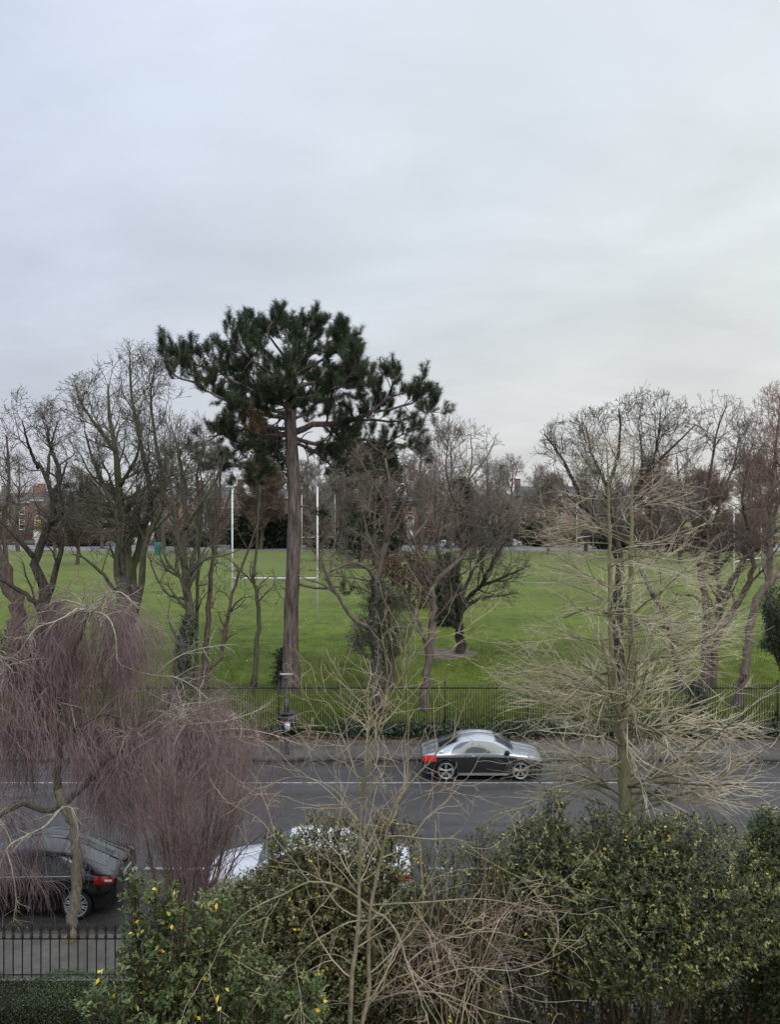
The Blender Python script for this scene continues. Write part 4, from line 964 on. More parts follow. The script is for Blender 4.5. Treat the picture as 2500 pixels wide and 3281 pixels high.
# trees behind the pale street tree
Y = 35.8
tree('bare_tree', 'black-barked bare tree with tall fan crown directly behind the pale street tree', 'bare tree',
  [limb([(1995,2250),(1990,2120),(1983,1980),(1984,1850),(1980,1740),(1960,1640),(1945,1560)], Y, 38, 16, 20, .15),
   limb([(1985,1800),(1930,1700,-.5),(1880,1630,-.8),(1840,1540,-1),(1790,1450,-1.2),(1745,1390,-1.3)], Y, 18, 4, 16), limb([(1980,1740),(2020,1640,.6),(2050,1560,.9),(2090,1500,1.1),(2160,1430,1.3),(2230,1360,1.4)], Y, 20, 4, 16),
   limb([(1945,1560),(1900,1460,.5),(1880,1370,.8)], Y, 13, 4), limb([(1948,1570),(1980,1470,-.6),(1990,1370,-.9),(1985,1310,-1)], Y, 13, 4),
   limb([(2050,1560,.9),(2060,1470,1.6),(2050,1380,2)], Y, 11, 4), limb([(2090,1500,1.1),(2110,1400,.2),(2120,1310,-.4)], Y, 10, 3), limb([(1880,1630,-.8),(1820,1590,-1.8),(1760,1560,-2.4)], Y, 10, 3), limb([(1975,1690),(1955,1600,2),(1930,1500,3)], Y, 11, 3),
   limb([(1986,1990),(1930,1960,-.8),(1870,1955,-1.4),(1810,1980,-1.8)], Y, 9, 3)],
  Y, 1995, b_drk, t_drk, std(1.15, .95, .13, .07, 1), [ell(1900,1490,205,190,Y,3.2), ell(2080,1450,215,195,Y,3.2), ell(1960,1640,250,120,Y,2.8)], 28, rmin=.0098)
Y = 36.4
tree('bare_tree', 'brown multi-trunked bare tree with heavy crossing limbs behind the fence', 'bare tree',
  [limb([(2268,2250),(2264,2140),(2262,2020),(2258,1920),(2246,1830),(2235,1740),(2215,1640)], Y, 34, 12, 20, .15),
   limb([(2185,2280),(2178,2180),(2166,2070),(2140,1990),(2110,1930),(2070,1860),(2040,1800)], Y, 30, 10, 18, .12),
   limb([(2285,2230),(2296,2100),(2300,2010),(2305,1900),(2300,1800),(2290,1700),(2310,1600)], Y, 24, 8, 18), limb([(2292,2040),(2330,1985,.4),(2375,1915,.6),(2408,1850,.7),(2415,1790,.7),(2400,1720,.7),(2430,1630,.7)], Y, 26, 8, 18),
   limb([(2290,1960),(2325,1890,-.5),(2360,1840,-.8),(2390,1785,-1),(2440,1740,-1.2),(2500,1690,-1.4),(2560,1650,-1.5)], Y, 20, 8, 16),
   limb([(2235,1740),(2260,1620,-.8),(2280,1500,-1.3),(2300,1380,-1.6),(2330,1300,-1.7)], Y, 13, 3, 14), limb([(2310,1600),(2350,1500,.9),(2370,1400,1.3)], Y, 10, 3), limb([(2215,1640),(2180,1550,.9),(2170,1460,1.3)], Y, 10, 3), limb([(2400,1700),(2380,1600,-.8),(2400,1500,-1.2)], Y, 10, 3),
   limb([(2246,1830),(2290,1740,1.4),(2340,1680,2.2)], Y, 11, 3), limb([(2150,2010),(2110,2010,-.6),(2060,1990,-1),(2000,2010,-1.3)], Y, 10, 4)],
  Y, 2268, b_brn, t_brn, std(1.05, .92, .17, .06, 0), [ell(2260,1470,200,215,Y,3.2), ell(2390,1530,180,220,Y,3.0), ell(2200,1700,200,140,Y,2.6), ell(2450,1720,130,140,Y,2.4)], 29, rmin=.0098)
tree('bare_tree', 'curving grey trunk with cut stub leaning out over the fence near the holly', 'bare tree',
  [limb([(2362,2275),(2372,2215),(2388,2140),(2398,2060),(2420,1960),(2440,1900),(2480,1855),(2530,1830),(2580,1790)], 34.4, 30, 18, 22, .15), limb([(2374,2190),(2384,2165,-.3),(2388,2160,-.5)], 34.4, 16, 14, 5), limb([(2480,1855),(2520,1780,.5),(2530,1700,.8)], 34.4, 12, 4)],
  34.4, 2362, b_pink, t_brn, std(.8, .6, .2, .03, 0), [ell(2520,1700,90,150,34.4,2), ell(2500,1860,90,60,34.4,1.2)], 30, rmin=.0092)
Y = 48.0
tree('reddish_tree', 'tall reddish-twigged bare tree rising behind the brown multi-trunked tree', 'bare tree',
  [limb([(2470,2050),(2466,1900),(2470,1700),(2480,1500),(2500,1320)], Y, 28, 5, 20), limb([(2468,1800),(2440,1600,.5),(2430,1430,.8)], Y, 12, 3), limb([(2470,1700),(2520,1500,-.5),(2540,1330,-1)], Y, 12, 3)],
  Y, 2470, b_pink, t_far2, std(1.2, 1.0, .11, .10, 0), [ell(2490,1440,100,220,Y,3), ell(2440,1600,60,130,Y,2)], 36, rmin=.012)
# ---------------------------------------------------------------- pale twiggy street tree
def street_tree():
    rng = np.random.default_rng(51); Y = 16.3
    root = thing('street_tree', 'pale twiggy young street tree with twin stems rising from the big evergreen shrub', 'street tree', ((2012-CX)/F*Y, Y, .12))
    tk = limb([(2014,3010),(2012,2850),(2008,2650),(2005,2480),(2000,2330),(1998,2280)], Y, 46, 36, 20, .12)
    a = limb([(1999,2320),(1975,2220),(1962,2100),(1957,1950),(1954,1780),(1952,1620),(1949,1500),(1944,1420)], Y, 24, 3, 26)
    b = limb([(2001,2330),(2018,2220,.3),(2022,2080,.4),(2020,1900,.4),(2024,1740,.4),(2026,1600,.4),(2032,1490,.4),(2034,1430,.4)], Y, 28, 3, 26)
    lows = [limb([(2014,2600),(2060,2535,.2),(2120,2490,.3),(2200,2455,.4),(2270,2440,.4)], Y, 13, 4), limb([(2003,2470),(1950,2440,-.2),(1880,2425,-.3),(1800,2430,-.3)], Y, 12, 3),
            limb([(2002,2350),(1940,2310,.3),(1860,2290,.5),(1760,2290,.6)], Y, 12, 3), limb([(2003,2400),(2070,2360,-.3),(2150,2330,-.5),(2260,2330,-.6),(2330,2350,-.6)], Y, 11, 3),
            limb([(2008,2560),(1940,2520,.4),(1850,2500,.7),(1750,2500,.8)], Y, 10, 3)]
    tr = MB()
    for l in (tk, a, b): tr.tubes(l[0], l[1], 11, cap=True)
    for l in lows: tr.tubes(l[0], l[1], 7)
    env = [ell(2000,1880,330,420,Y,1.8), ell(2015,2150,440,340,Y,2.5), ell(2010,2400,470,240,Y,2.6), ell(2150,2530,340,200,Y,2.1), ell(1800,2480,280,150,Y,1.9), ell(1990,1560,150,170,Y,1.0)]
    st = np.stack([resample(l[0], 18) for l in (a, b)]); sr = np.stack([np.interp(np.linspace(0, 1, 18), np.linspace(0, 1, 26), l[1]) for l in (a, b)])
    P1, R1 = spawn(st, sr, 9, (1.7, 3.6), (62, 92), 9, rng, t0=0.0, wig=.10, up=.02, rr=.36, rmin=.0042, rend=.3, env=env, lt=.25, flat=.45)
    t2 = resample(tk[0], 18)[None]; r2 = np.interp(np.linspace(0, 1, 18), np.linspace(0, 1, 20), tk[1])[None]
    P1b, R1b = spawn(t2, r2, 10, (2.0, 3.6), (60, 90), 9, rng, t0=.42, wig=.14, up=-.02, rr=.26, rmin=.005, rend=.35, env=env, lt=0, flat=.4, tip=False)
    PL = np.stack([resample(l[0], 9) for l in lows]); RL = np.stack([np.interp(np.linspace(0, 1, 9), np.linspace(0, 1, len(l[1])), l[1]) for l in lows])
    P1 = np.concatenate([P1, P1b]); R1 = np.concatenate([R1, R1b])
    tr.tubes(P1, R1, 5)
    Pa = np.concatenate([P1, PL]); Ra = np.concatenate([R1, RL])
    P2, R2 = spawn(Pa, Ra, 4.4, (.6, 1.7), (12, 42), 8, rng, t0=.2, wig=.11, up=.0, rr=.6, rmin=.0034, rend=.55, env=env, flat=.4)
    P3, R3 = spawn(P2, R2, 2.9, (.2, .7), (18, 48), 6, rng, t0=.15, wig=.14, up=.01, rr=.7, rmin=.0028, rend=.7)
    lo = P2[:, 0, 2] < -9
    tr.build('trunk', b_olv, root, True)
    cr = MB(); cr.tubes(P2[~lo], R2[~lo], 3); l3 = P3[:, 0, 2] < -9; cr.tubes(P3[~l3], R3[~l3], 3); cr.build('crown', t_pal, root)
    c2 = MB(); c2.tubes(P2[lo], R2[lo], 3); c2.tubes(P3[l3], R3[l3], 3)
street_tree()
# ---------------------------------------------------------------- weeping tree
def weeping():
    rng = np.random.default_rng(52); Y = 16.35
    root = thing('weeping_tree', 'weeping tree with purple-brown hanging twigs in domed tiers over the black car', 'weeping tree', ((226-CX)/F*Y, Y, .12))
    tr = MB()
    T = limb([(222,3020),(230,2960),(243,2860),(247,2760),(243,2690),(232,2630),(205,2590),(186,2530)], Y, 36, 26, 24, .18)
    tr.tubes(*T, 11)
    dk = MB()
    for pts, w0, w1 in (([(190,2550),(183,2470,.2),(186,2380,.3),(180,2290,.4),(200,2190,.5),(228,2110,.5),(262,2020,.5),(288,1962,.5)], 30, 12),
        ([(181,2300,.4),(130,2220,.2),(80,2160,0),(20,2130,-.1)], 17, 9), ([(200,2580),(262,2525,.3),(340,2440,.5),(420,2385,.7),(500,2345,.8),(560,2325,.9)], 19, 9),
        ([(196,2580),(140,2600,-.2),(80,2575,-.3),(20,2600,-.4),(-40,2640,-.4)], 18, 10), ([(186,2400,.3),(250,2330,.1),(330,2290,-.1),(390,2300,-.2)], 13, 6), ([(243,2800),(215,2795,-.1),(180,2805,-.2)], 9, 5)):
        P, r = limb(pts, Y, w0, w1, 18); dk.tubes(P, r, 8)
    tr.build('trunk', b_birch, root, True)
    br = dk.build('branches', b_wdark, root, True)
    # tiers: apex, reach, drop, count
    tiers = [((288,1958,.5), 1.35, 2.6, 44, .0), ((15,2130,-.1), 1.0, 2.3, 26, 0), ((590,2312,.9), 1.6, 2.2, 46, .0), ((420,2370,.6), 1.1, 2.3, 26, 0), ((200,2250,.4), 1.0, 2.0, 20, 0), ((-25,2620,-.4), .95, 2.0, 15, 0), ((-60,2400,.3), 1.0, 2.0, 14, 0)]
    tw = MB(); hang = MB(); pales = [MB() for _ in tiers]
    for ti, ((ax, ay, dy), reach, drop, n, _) in enumerate(tiers):
        pale = pales[ti]
        A = W(ax, ay, Y+dy); az = rng.random(n)*2*math.pi; el = rng.uniform(-.3, .8, n)
        d = np.stack([np.cos(az)*np.cos(el), np.sin(az)*np.cos(el)*.85, np.sin(el)], 1)
        L = reach*rng.uniform(.45, 1.35, n); N = 11
        P = np.empty((n, N, 3)); P[:, 0] = A+rng.normal(0, .10, (n, 3))
        for j in range(1, N):
            d = d+rng.normal(0, .2, (n, 3)); d[:, 2] -= .15+.035*j; d = unit(d); P[:, j] = P[:, j-1]+d*(L/(N-1)*1.5)[:, None]
        R = np.linspace(1, .3, N)[None]*rng.uniform(.007, .016, n)[:, None]
        pale.tubes(P[:, :5], R[:, :5], 5); tw.tubes(P[:, 4:], R[:, 4:], 4)
        P2, R2 = spawn(P, R, 7.5, (.5, 1.3), (25, 70), 9, rng, t0=.08, wig=.16, up=-.26, rr=.5, rmin=.0042, rend=.6, lt=.2)
        tw.tubes(P2, R2, 3)
        fl = .35 if ay < 2500 else .5
        def lift(Q, f0):
            fz = f0+rng.random(len(Q))*.9; dz = Q[:, 0, 2]-Q[:, -1, 2]; sc = np.clip((Q[:, 0, 2]-fz)/np.maximum(dz, .05), .12, 1); return Q[:, :1]+(Q-Q[:, :1])*sc[:, None, None]
        f0 = 2.0 if ax < 350 and ay < 2500 else (1.6 if ay < 2500 else .35)
        P2 = lift(P2, f0+.3)
        P3, R3 = spawn(P2, R2, 4.8, (.35*drop/2.2, 1.1*drop/2.2), (20, 60), 8, rng, t0=.15, wig=.11, up=-.34, rr=.7, rmin=.0036, rend=.75, lt=.2)
        P3 = lift(P3, f0)
        hang.tubes(P3, R3, 3)
    # pale arching leaders
    for pts, w0, w1 in (([(282,1975,.5),(300,1955,.3),(322,1940,.2),(335,1910,0),(352,1895,-.1),(390,1900,-.2),(420,1925,-.3)], 7, 3), ([(288,1962,.5),(250,1950,.2),(225,1965,0),(180,1990,-.2),(120,2010,-.3),(90,2045,-.4),(60,2090,-.4)], 9, 3),
        ([(288,1960,.5),(320,1965,.1),(350,1985,-.2),(370,2040,-.4),(372,2110,-.5)], 8, 3), ([(230,2635,-.1),(212,2590,-.3),(186,2600,-.5),(140,2650,-.7),(60,2690,-.9),(20,2720,-1),(-10,2800,-1)], 12, 4),
        ([(175,2605,-.4),(215,2585,-.6),(235,2600,-.7),(250,2660,-.8),(246,2700,-.9)], 7, 3), ([(20,2720,-1),(40,2800,-1.1),(50,2880,-1.1),(42,2950,-1.1)], 5, 2),
        ([(560,2330,.9),(640,2318,.7),(720,2312,.5),(790,2290,.4),(850,2265,.3),(878,2238,.2)], 8, 2), ([(560,2326,.9),(650,2345,.8),(760,2335,.6),(860,2350,.5),(960,2385,.4)], 7, 2), ([(600,2330,.8),(700,2360,.9),(800,2362,1.0),(880,2400,1.0),(930,2450,1.0)], 6, 2),
        ([(400,2370,.6),(470,2330,.3),(520,2290,.1),(580,2260,0),(640,2250,-.1)], 6, 2), ([(500,2160,.2),(560,2110,0),(620,2085,-.1),(690,2070,-.2),(755,2065,-.3)], 5, 2), ([(385,2130,.3),(470,2160,.3),(560,2170,.2),(620,2200,.2),(665,2240,.2)], 5, 2)):
        pale = pales[int(np.argmin([(pts[0][0]-t[0][0])**2+(pts[0][1]-t[0][1])**2 for t in tiers]))]
        P, r = limb(pts, Y, w0, w1, 18, 0, rng); pale.tubes(P, r, 6)
        q, qr = spawn(P[None], r[None], 5.5, (.2, .6), (30, 70), 6, rng, t0=.35, wig=.18, up=-.03, rr=.6, rmin=.0035, rend=.6); pale.tubes(q, qr, 3)
        q2, qr2 = spawn(q, qr, 4, (.1, .35), (30, 70), 4, rng, wig=.18, rmin=.003); pale.tubes(q2, qr2, 3)
    for pale in pales: pale.build('arching_branch', b_pale, root, True)
    tw.build('twigs', noisy('plum_twig', (.15,.105,.10), (.34,.26,.24), 1.2, .8), root); hang.build('crown', t_prp, root)
weeping()
# ---------------------------------------------------------------- garden shrubs
def multistem(name, lab, cat, stems, Y, base_px, bm, tm, levels, seed, rmin, zb=.12, sides=6):
    rng = np.random.default_rng(seed); root = thing(name, lab, cat, ((base_px-CX)/F*Y, Y, zb))
    tr, cr = MB(), MB(); PP, RR = [], []
    for pts, w0, w1 in stems:
        P, r = limb(pts, Y, w0*.74, w1*.74, 20, 0, rng); tr.tubes(P, r, sides); PP.append(P); RR.append(r)
    P, R = np.stack(PP), np.stack(RR)
    for L in levels:
        L = dict(L); L.setdefault('rmin', rmin); P, R = spawn(P, R, rng=rng, **L); cr.tubes(P, R, 4 if L['N'] > 5 else 3)
    tr.build('trunk', bm, root, True); cr.build('crown', tm, root)
    return root
rng = np.random.default_rng(61); st = []
for k in range(28):
    tx = rng.uniform(400, 860); ty = 2330+abs(tx-640)*.35+rng.uniform(0, 260); b = rng.normal(585, 22); dy = rng.normal(0, .5)
    st.append(([(b, 4010, 0), (b+(tx-b)*.22, 3050, dy*.3), (b+(tx-b)*.55+rng.normal(0, 12), 2780, dy*.7), (tx, ty, dy)], rng.uniform(9, 14), 2.5))
st = [([(p[0][0], CY+(CAMH-.15)*F/13.6), *p[1:]], a, b) for p, a, b in st]
multistem('bare_shrub', 'upright vase-shaped bare shrub of fine red-brown twigs between the black and white cars', 'shrub', st, 13.6, 585, twig('red_brown_stem', (.15,.10,.078)), t_red,
  [LV(2.3, (.5, 1.3), (14, 40), 8, t0=.45, wig=.10, up=.09, rr=.6), LV(2.8, (.3, .8), (16, 45), 6, t0=.1, wig=.12, up=.07, rr=.7), LV(2.6, (.12, .4), (20, 50), 4, wig=.15, up=.03, rr=.8)], 62, .0042)
# bare sapling in front of everything
Ys = 8.0
S = [([(1118,4420),(1110,3700),(1120,3200),(1136,3080),(1149,2950),(1150,2800),(1154,2660),(1160,2560),(1168,2450),(1182,2350),(1190,2250)], 24, 5),
 ([(1165,4420,.1),(1140,3500,.1),(1160,3281,.1),(1184,3190,.1),(1181,3040,.1),(1185,2910,.1),(1214,2780,.1),(1240,2670,.1),(1258,2600,.1),(1310,2515,.1),(1370,2450,.1),(1420,2390,.1),(1480,2350,.1)], 22, 5),
 ([(1158,2570),(1185,2440,-.1),(1215,2330,-.1),(1240,2255,-.2),(1290,2165,-.2),(1345,2090,-.3),(1395,2030,-.3),(1440,1960,-.3)], 10, 3),
 ([(1160,2560),(1135,2460,.1),(1100,2370,.2),(1065,2270,.2),(1040,2245,.2),(1015,2220,.2)], 9, 3),
 ([(1258,2600,.1),(1300,2500,.2),(1308,2400,.3),(1310,2300,.3),(1303,2180,.3),(1285,2090,.3)], 9, 3),
 ([(1186,2905,.1),(1110,2850,-.1),(1050,2830,-.2),(990,2826,-.3),(920,2860,-.3),(840,2895,-.4),(770,2940,-.4),(720,3000,-.4)], 11, 4),
 ([(990,2826,-.3),(950,2770,-.2),(905,2715,-.2),(860,2660,-.1)], 5, 2), ([(1190,2912,.1),(1250,2955,-.2),(1285,3020,-.3),(1305,3090,-.3),(1335,3160,-.4),(1380,3240,-.4),(1420,3310,-.4)], 11, 5),
 ([(1238,2680,.1),(1300,2680,.2),(1380,2690,.3),(1470,2690,.4),(1540,2740,.4),(1620,2790,.5),(1720,2830,.5)], 9, 3), ([(1190,2900,.1),(1280,2895,0),(1380,2890,-.1),(1500,2880,-.2),(1620,2890,-.3),(1740,2920,-.3)], 9, 3),
 ([(1175,3230,.1),(1230,3130,.2),(1270,3040,.3),(1310,2960,.4),(1345,2880,.4),(1390,2800,.5),(1400,2750,.5)], 10, 3), ([(1150,2780),(1120,2700,-.2),(1085,2600,-.3),(1075,2500,-.4),(1080,2400,-.4),(1050,2340,-.4)], 7, 2),
 ([(1154,2640),(1120,2590,.1),(1070,2530,.2),(1000,2495,.2),(930,2490,.3),(870,2510,.3)], 8, 3), ([(1183,2950,.1),(1120,2955,-.3),(1050,2990,-.4),(980,3040,-.5),(940,3090,-.5)], 8, 3),
 ([(1300,3090,-.3),(1380,3030,-.3),(1480,2995,-.4),(1580,2985,-.4),(1680,3010,-.4)], 8, 3), ([(1340,3165,-.4),(1420,3120,-.5),(1520,3100,-.6),(1640,3110,-.6),(1740,3080,-.6)], 8, 3),
 ([(1190,3210,.1),(1300,3180,-.3),(1420,3185,-.5),(1560,3240,-.6),(1700,3275,-.6)], 8, 4), ([(1165,2470),(1195,2400,.2),(1210,2290,.3),(1235,2210,.4),(1240,2150,.4)], 6, 2), ([(1262,2590,.1),(1330,2560,0),(1400,2540,-.1),(1480,2545,-.2)], 6, 2), ([(1130,3090),(1080,3060,.2),(1010,3070,.4),(930,3130,.5)], 6, 2)]
multistem('bare_sapling', 'slender bare sapling with long pale arching branches in front of the white car', 'sapling', S, Ys, 1118, b_sap, t_sap,
  [LV(3.3, (.35, 1.1), (28, 65), 9, t0=.2, wig=.13, up=.03, rr=.42, rend=.4), LV(3.6, (.2, .6), (30, 65), 6, t0=.15, wig=.16, up=.02, rr=.6), LV(3.2, (.06, .25), (30, 65), 4, t0=.1, wig=.18, rr=.7)], 63, .0026, sides=8)
# evergreen shrubs: sprigs of leaves on stems
def evergreen(name, lab, cat, Y, base_px, env, nsp, k, size, mat, seed, tm=.5, tsd=.2, yel=.0, ywhere=None, bm=None, stems=8, stem_top=True, shell=.55, zb=.12, aspect=.45, spread=1.0, toplight=0):
    rng = np.random.default_rng(seed); bx = (base_px-CX)/F*Y; root = thing(name, lab, cat, (bx, Y, zb))
    tr = MB(); lp = []
    for c, rr in env:
        for j in range(stems):
            e = c+rr*unit(rng.normal(size=(1, 3)))[0]*rng.uniform(.3, .95); e[2] = c[2]+abs(e[2]-c[2])*.9 if stem_top else e[2]
            a = np.array([bx+rng.normal(0, .35)+.5*(c[0]-bx), Y+rng.normal(0, .25)+.5*(c[1]-Y), zb]); mid = (a+e)/2+rng.normal(0, .15, 3); mid[0] = mid[0]*.6+c[0]*.4
            P = resample([a, mid, e], 10); r = np.linspace(.028, .007, 10); tr.tubes(P, r, 5); lp.append(P)
    lp = np.stack(lp); lr = np.broadcast_to(np.linspace(.028, .007, 10), lp.shape[:2])
    P1, R1 = spawn(lp, lr, 5, (.25, .8), (25, 65), 6, rng, t0=.45, up=.08, rmin=.003, env=env); tr.tubes(P1, R1, 4)
    tr.build('stems', bm or twig('shrub_stem', (.09,.07,.045)), root, False)
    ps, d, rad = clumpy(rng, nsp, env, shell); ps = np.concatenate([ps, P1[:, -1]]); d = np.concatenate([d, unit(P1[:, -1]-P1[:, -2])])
    n = len(ps); ax = unit(d*.7+rng.normal(size=(n, 3))*.55+[0, -.15, .55])
    m = n*k; ii = np.repeat(np.arange(n), k); al = np.tile(np.linspace(0, 1, k), n)
    A = ax[ii]; rnd = rng.normal(size=(m, 3)); perp = unit(rnd-(rnd*A).sum(1, keepdims=True)*A)
    pos = ps[ii]+A*(al[:, None]-.6)*size*2.4*spread
    D = unit(perp+A*(.25+.9*al[:, None])+[0, 0, -.1]); N = unit(A+.35*rng.normal(size=(m, 3))+[0, 0, .4])
    L = size*rng.uniform(.65, 1.25, m)*(1-.25*al); t = np.clip(rng.normal(tm, tsd, n)[ii]+rng.normal(0, .08, m)+toplight*(al-.4)-(.2 if seed == 72 else .45)*(1-np.concatenate([rad, np.ones(n-len(rad))]))[ii]*1.0, .02, .95)  # interior shade painted into leaf tint, darker inward; toplight lightens sprig tips
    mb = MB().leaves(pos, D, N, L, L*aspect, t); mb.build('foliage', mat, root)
    if yel:
        c = rng.random(n) < yel
        if ywhere is not None: c &= np.array([ywhere(p) for p in ps])
        q = ps[c]; q = np.repeat(q, rng.integers(1, 4, len(q)), 0); q = q+rng.normal(0, size*.7, q.shape)+[0, -size*.6, size*.3]; n2 = len(q)
        MB().leaves(q, rng.normal(size=(n2, 3))+[0, 0, -.5], rng.normal(size=(n2, 3))*.6+[0, -.8, .6], size*rng.uniform(.7, 1.15, n2), size*.5, rng.random(n2)*.98+.01).build('yellow_leaves', yel_m, root)
    return root
yel_m = tinted('yellow_leaf', [(0, (.55,.30,.02)), (.5, (.75,.50,.03)), (.85, (.62,.55,.10)), (1, (.45,.48,.12))], .45, .4)
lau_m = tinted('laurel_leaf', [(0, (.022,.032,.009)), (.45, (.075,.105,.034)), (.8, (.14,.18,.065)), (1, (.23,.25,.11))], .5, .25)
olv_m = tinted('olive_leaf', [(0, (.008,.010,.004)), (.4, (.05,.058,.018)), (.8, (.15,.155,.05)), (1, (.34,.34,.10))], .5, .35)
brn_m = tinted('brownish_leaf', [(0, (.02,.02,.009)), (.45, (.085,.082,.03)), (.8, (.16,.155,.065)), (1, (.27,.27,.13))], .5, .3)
def lower(z): return lambda p: p[2] < z
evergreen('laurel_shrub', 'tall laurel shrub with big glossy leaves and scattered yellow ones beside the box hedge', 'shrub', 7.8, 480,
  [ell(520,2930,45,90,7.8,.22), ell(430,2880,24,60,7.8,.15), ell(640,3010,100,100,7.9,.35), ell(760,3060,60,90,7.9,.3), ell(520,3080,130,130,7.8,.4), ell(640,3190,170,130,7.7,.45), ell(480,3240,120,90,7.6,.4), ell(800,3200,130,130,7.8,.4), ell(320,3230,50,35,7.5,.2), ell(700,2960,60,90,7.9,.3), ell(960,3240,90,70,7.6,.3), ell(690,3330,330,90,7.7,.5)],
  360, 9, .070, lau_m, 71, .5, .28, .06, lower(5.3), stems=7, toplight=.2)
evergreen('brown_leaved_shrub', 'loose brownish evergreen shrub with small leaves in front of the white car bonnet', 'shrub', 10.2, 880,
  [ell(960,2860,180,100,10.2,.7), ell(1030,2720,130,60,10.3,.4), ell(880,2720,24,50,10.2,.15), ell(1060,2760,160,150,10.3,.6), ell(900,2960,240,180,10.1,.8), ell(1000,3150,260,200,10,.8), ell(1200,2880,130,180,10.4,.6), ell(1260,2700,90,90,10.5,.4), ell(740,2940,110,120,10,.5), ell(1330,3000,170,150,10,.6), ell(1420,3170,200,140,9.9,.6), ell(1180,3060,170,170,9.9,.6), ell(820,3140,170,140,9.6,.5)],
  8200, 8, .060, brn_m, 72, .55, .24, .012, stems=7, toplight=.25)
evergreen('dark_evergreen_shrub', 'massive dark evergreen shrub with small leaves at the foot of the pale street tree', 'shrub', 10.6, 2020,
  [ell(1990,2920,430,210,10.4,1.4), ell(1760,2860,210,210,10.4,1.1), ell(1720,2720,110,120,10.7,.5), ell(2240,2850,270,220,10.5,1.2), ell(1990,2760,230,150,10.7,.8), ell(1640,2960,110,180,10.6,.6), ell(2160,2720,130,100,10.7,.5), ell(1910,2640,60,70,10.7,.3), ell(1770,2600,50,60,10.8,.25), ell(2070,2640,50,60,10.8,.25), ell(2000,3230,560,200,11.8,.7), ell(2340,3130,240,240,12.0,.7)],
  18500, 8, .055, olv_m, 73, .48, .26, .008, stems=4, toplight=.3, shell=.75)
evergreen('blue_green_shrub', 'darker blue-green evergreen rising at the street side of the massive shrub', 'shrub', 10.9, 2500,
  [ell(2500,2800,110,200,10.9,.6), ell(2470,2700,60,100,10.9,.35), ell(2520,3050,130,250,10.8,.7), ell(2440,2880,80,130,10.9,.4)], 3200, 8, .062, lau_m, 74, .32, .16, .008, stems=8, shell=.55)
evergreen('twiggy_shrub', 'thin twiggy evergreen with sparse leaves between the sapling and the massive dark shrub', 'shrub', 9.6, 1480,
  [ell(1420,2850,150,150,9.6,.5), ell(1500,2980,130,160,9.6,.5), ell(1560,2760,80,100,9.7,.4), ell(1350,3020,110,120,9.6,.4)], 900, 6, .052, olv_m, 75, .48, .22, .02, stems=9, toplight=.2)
# tangle of bare stems below the sapling
rng = np.random.default_rng(64); st = []
for k in range(9):
    tx = rng.uniform(1240, 1700); ty = rng.uniform(2880, 3200); b = rng.uniform(1350, 1520)
    st.append(([(b, CY+(CAMH-.15)*F/9.0), (b+(tx-b)*.3, 3300, rng.normal(0, .2)), (b+(tx-b)*.7, (ty+3200)/2-60, rng.normal(0, .3)), (tx, ty, rng.normal(0, .4))], 6, 2))
multistem('bramble_shrub', 'tangle of thin bare rosy stems below the sapling beside the massive dark shrub', 'shrub', st, 9.0, 1430, t_sap, twig('rosy_stem', (.27,.19,.15)),
  [LV(3.4, (.4, .9), (25, 70), 8, t0=.35, wig=.15, up=-.03, rr=.6), LV(3.4, (.15, .5), (25, 70), 5, wig=.18, rr=.7)], 65, .0024, sides=5)
# clipped box hedge
def box_hedge():
    rng = np.random.default_rng(81); x0, x1, y0, y1, zt = -8.2, -4.1, 13.05, 14.05, .86
    root = thing('box_hedge', 'low clipped box hedge running along the inside of the spear-headed railing', 'hedge', ((x0+x1)/2, 13.55, .12))
    MB().box(((x0+x1)/2, 13.55, .42), (x1-x0-.2, .72, .62)).build('shade_core', noisy('hedge_shade', (.006,.008,.004), (.014,.016,.008), 9, .9), root)  # near-black box standing for the shaded inside of the hedge
    n = 26000; face = rng.random(n); p = np.empty((n, 3)); p[:, 0] = rng.uniform(x0, x1, n)
    bulge = .06*np.sin(p[:, 0]*2.1)+.05*np.sin(p[:, 0]*5.3+1)
    top = face < .5
    p[:, 1] = np.where(top, rng.uniform(y0, y1, n), y0+np.abs(rng.normal(0, .07, n))); p[:, 2] = np.where(top, zt+bulge-np.abs(rng.normal(0, .06, n)), .14+rng.random(n)**.8*(zt-.16)+bulge*.5)
    edge = np.clip(np.minimum(p[:, 1]-y0, y1-p[:, 1])/.2, 0, 1); p[:, 2] -= np.where(top, .10*(1-edge)**2, 0); p += rng.normal(0, .018, (n, 3))
    d = rng.normal(size=(n, 3))+np.where(top, 0, 0)[:, None]+[0, -.2, .5]; N = rng.normal(size=(n, 3))*.6+np.where(top[:, None], [0, 0, 1.], [0, -1., .4])
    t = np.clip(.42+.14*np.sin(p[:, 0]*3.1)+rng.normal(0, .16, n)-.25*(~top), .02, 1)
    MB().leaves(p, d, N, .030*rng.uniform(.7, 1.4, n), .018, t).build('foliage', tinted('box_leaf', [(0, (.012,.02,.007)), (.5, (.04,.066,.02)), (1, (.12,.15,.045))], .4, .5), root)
box_hedge()
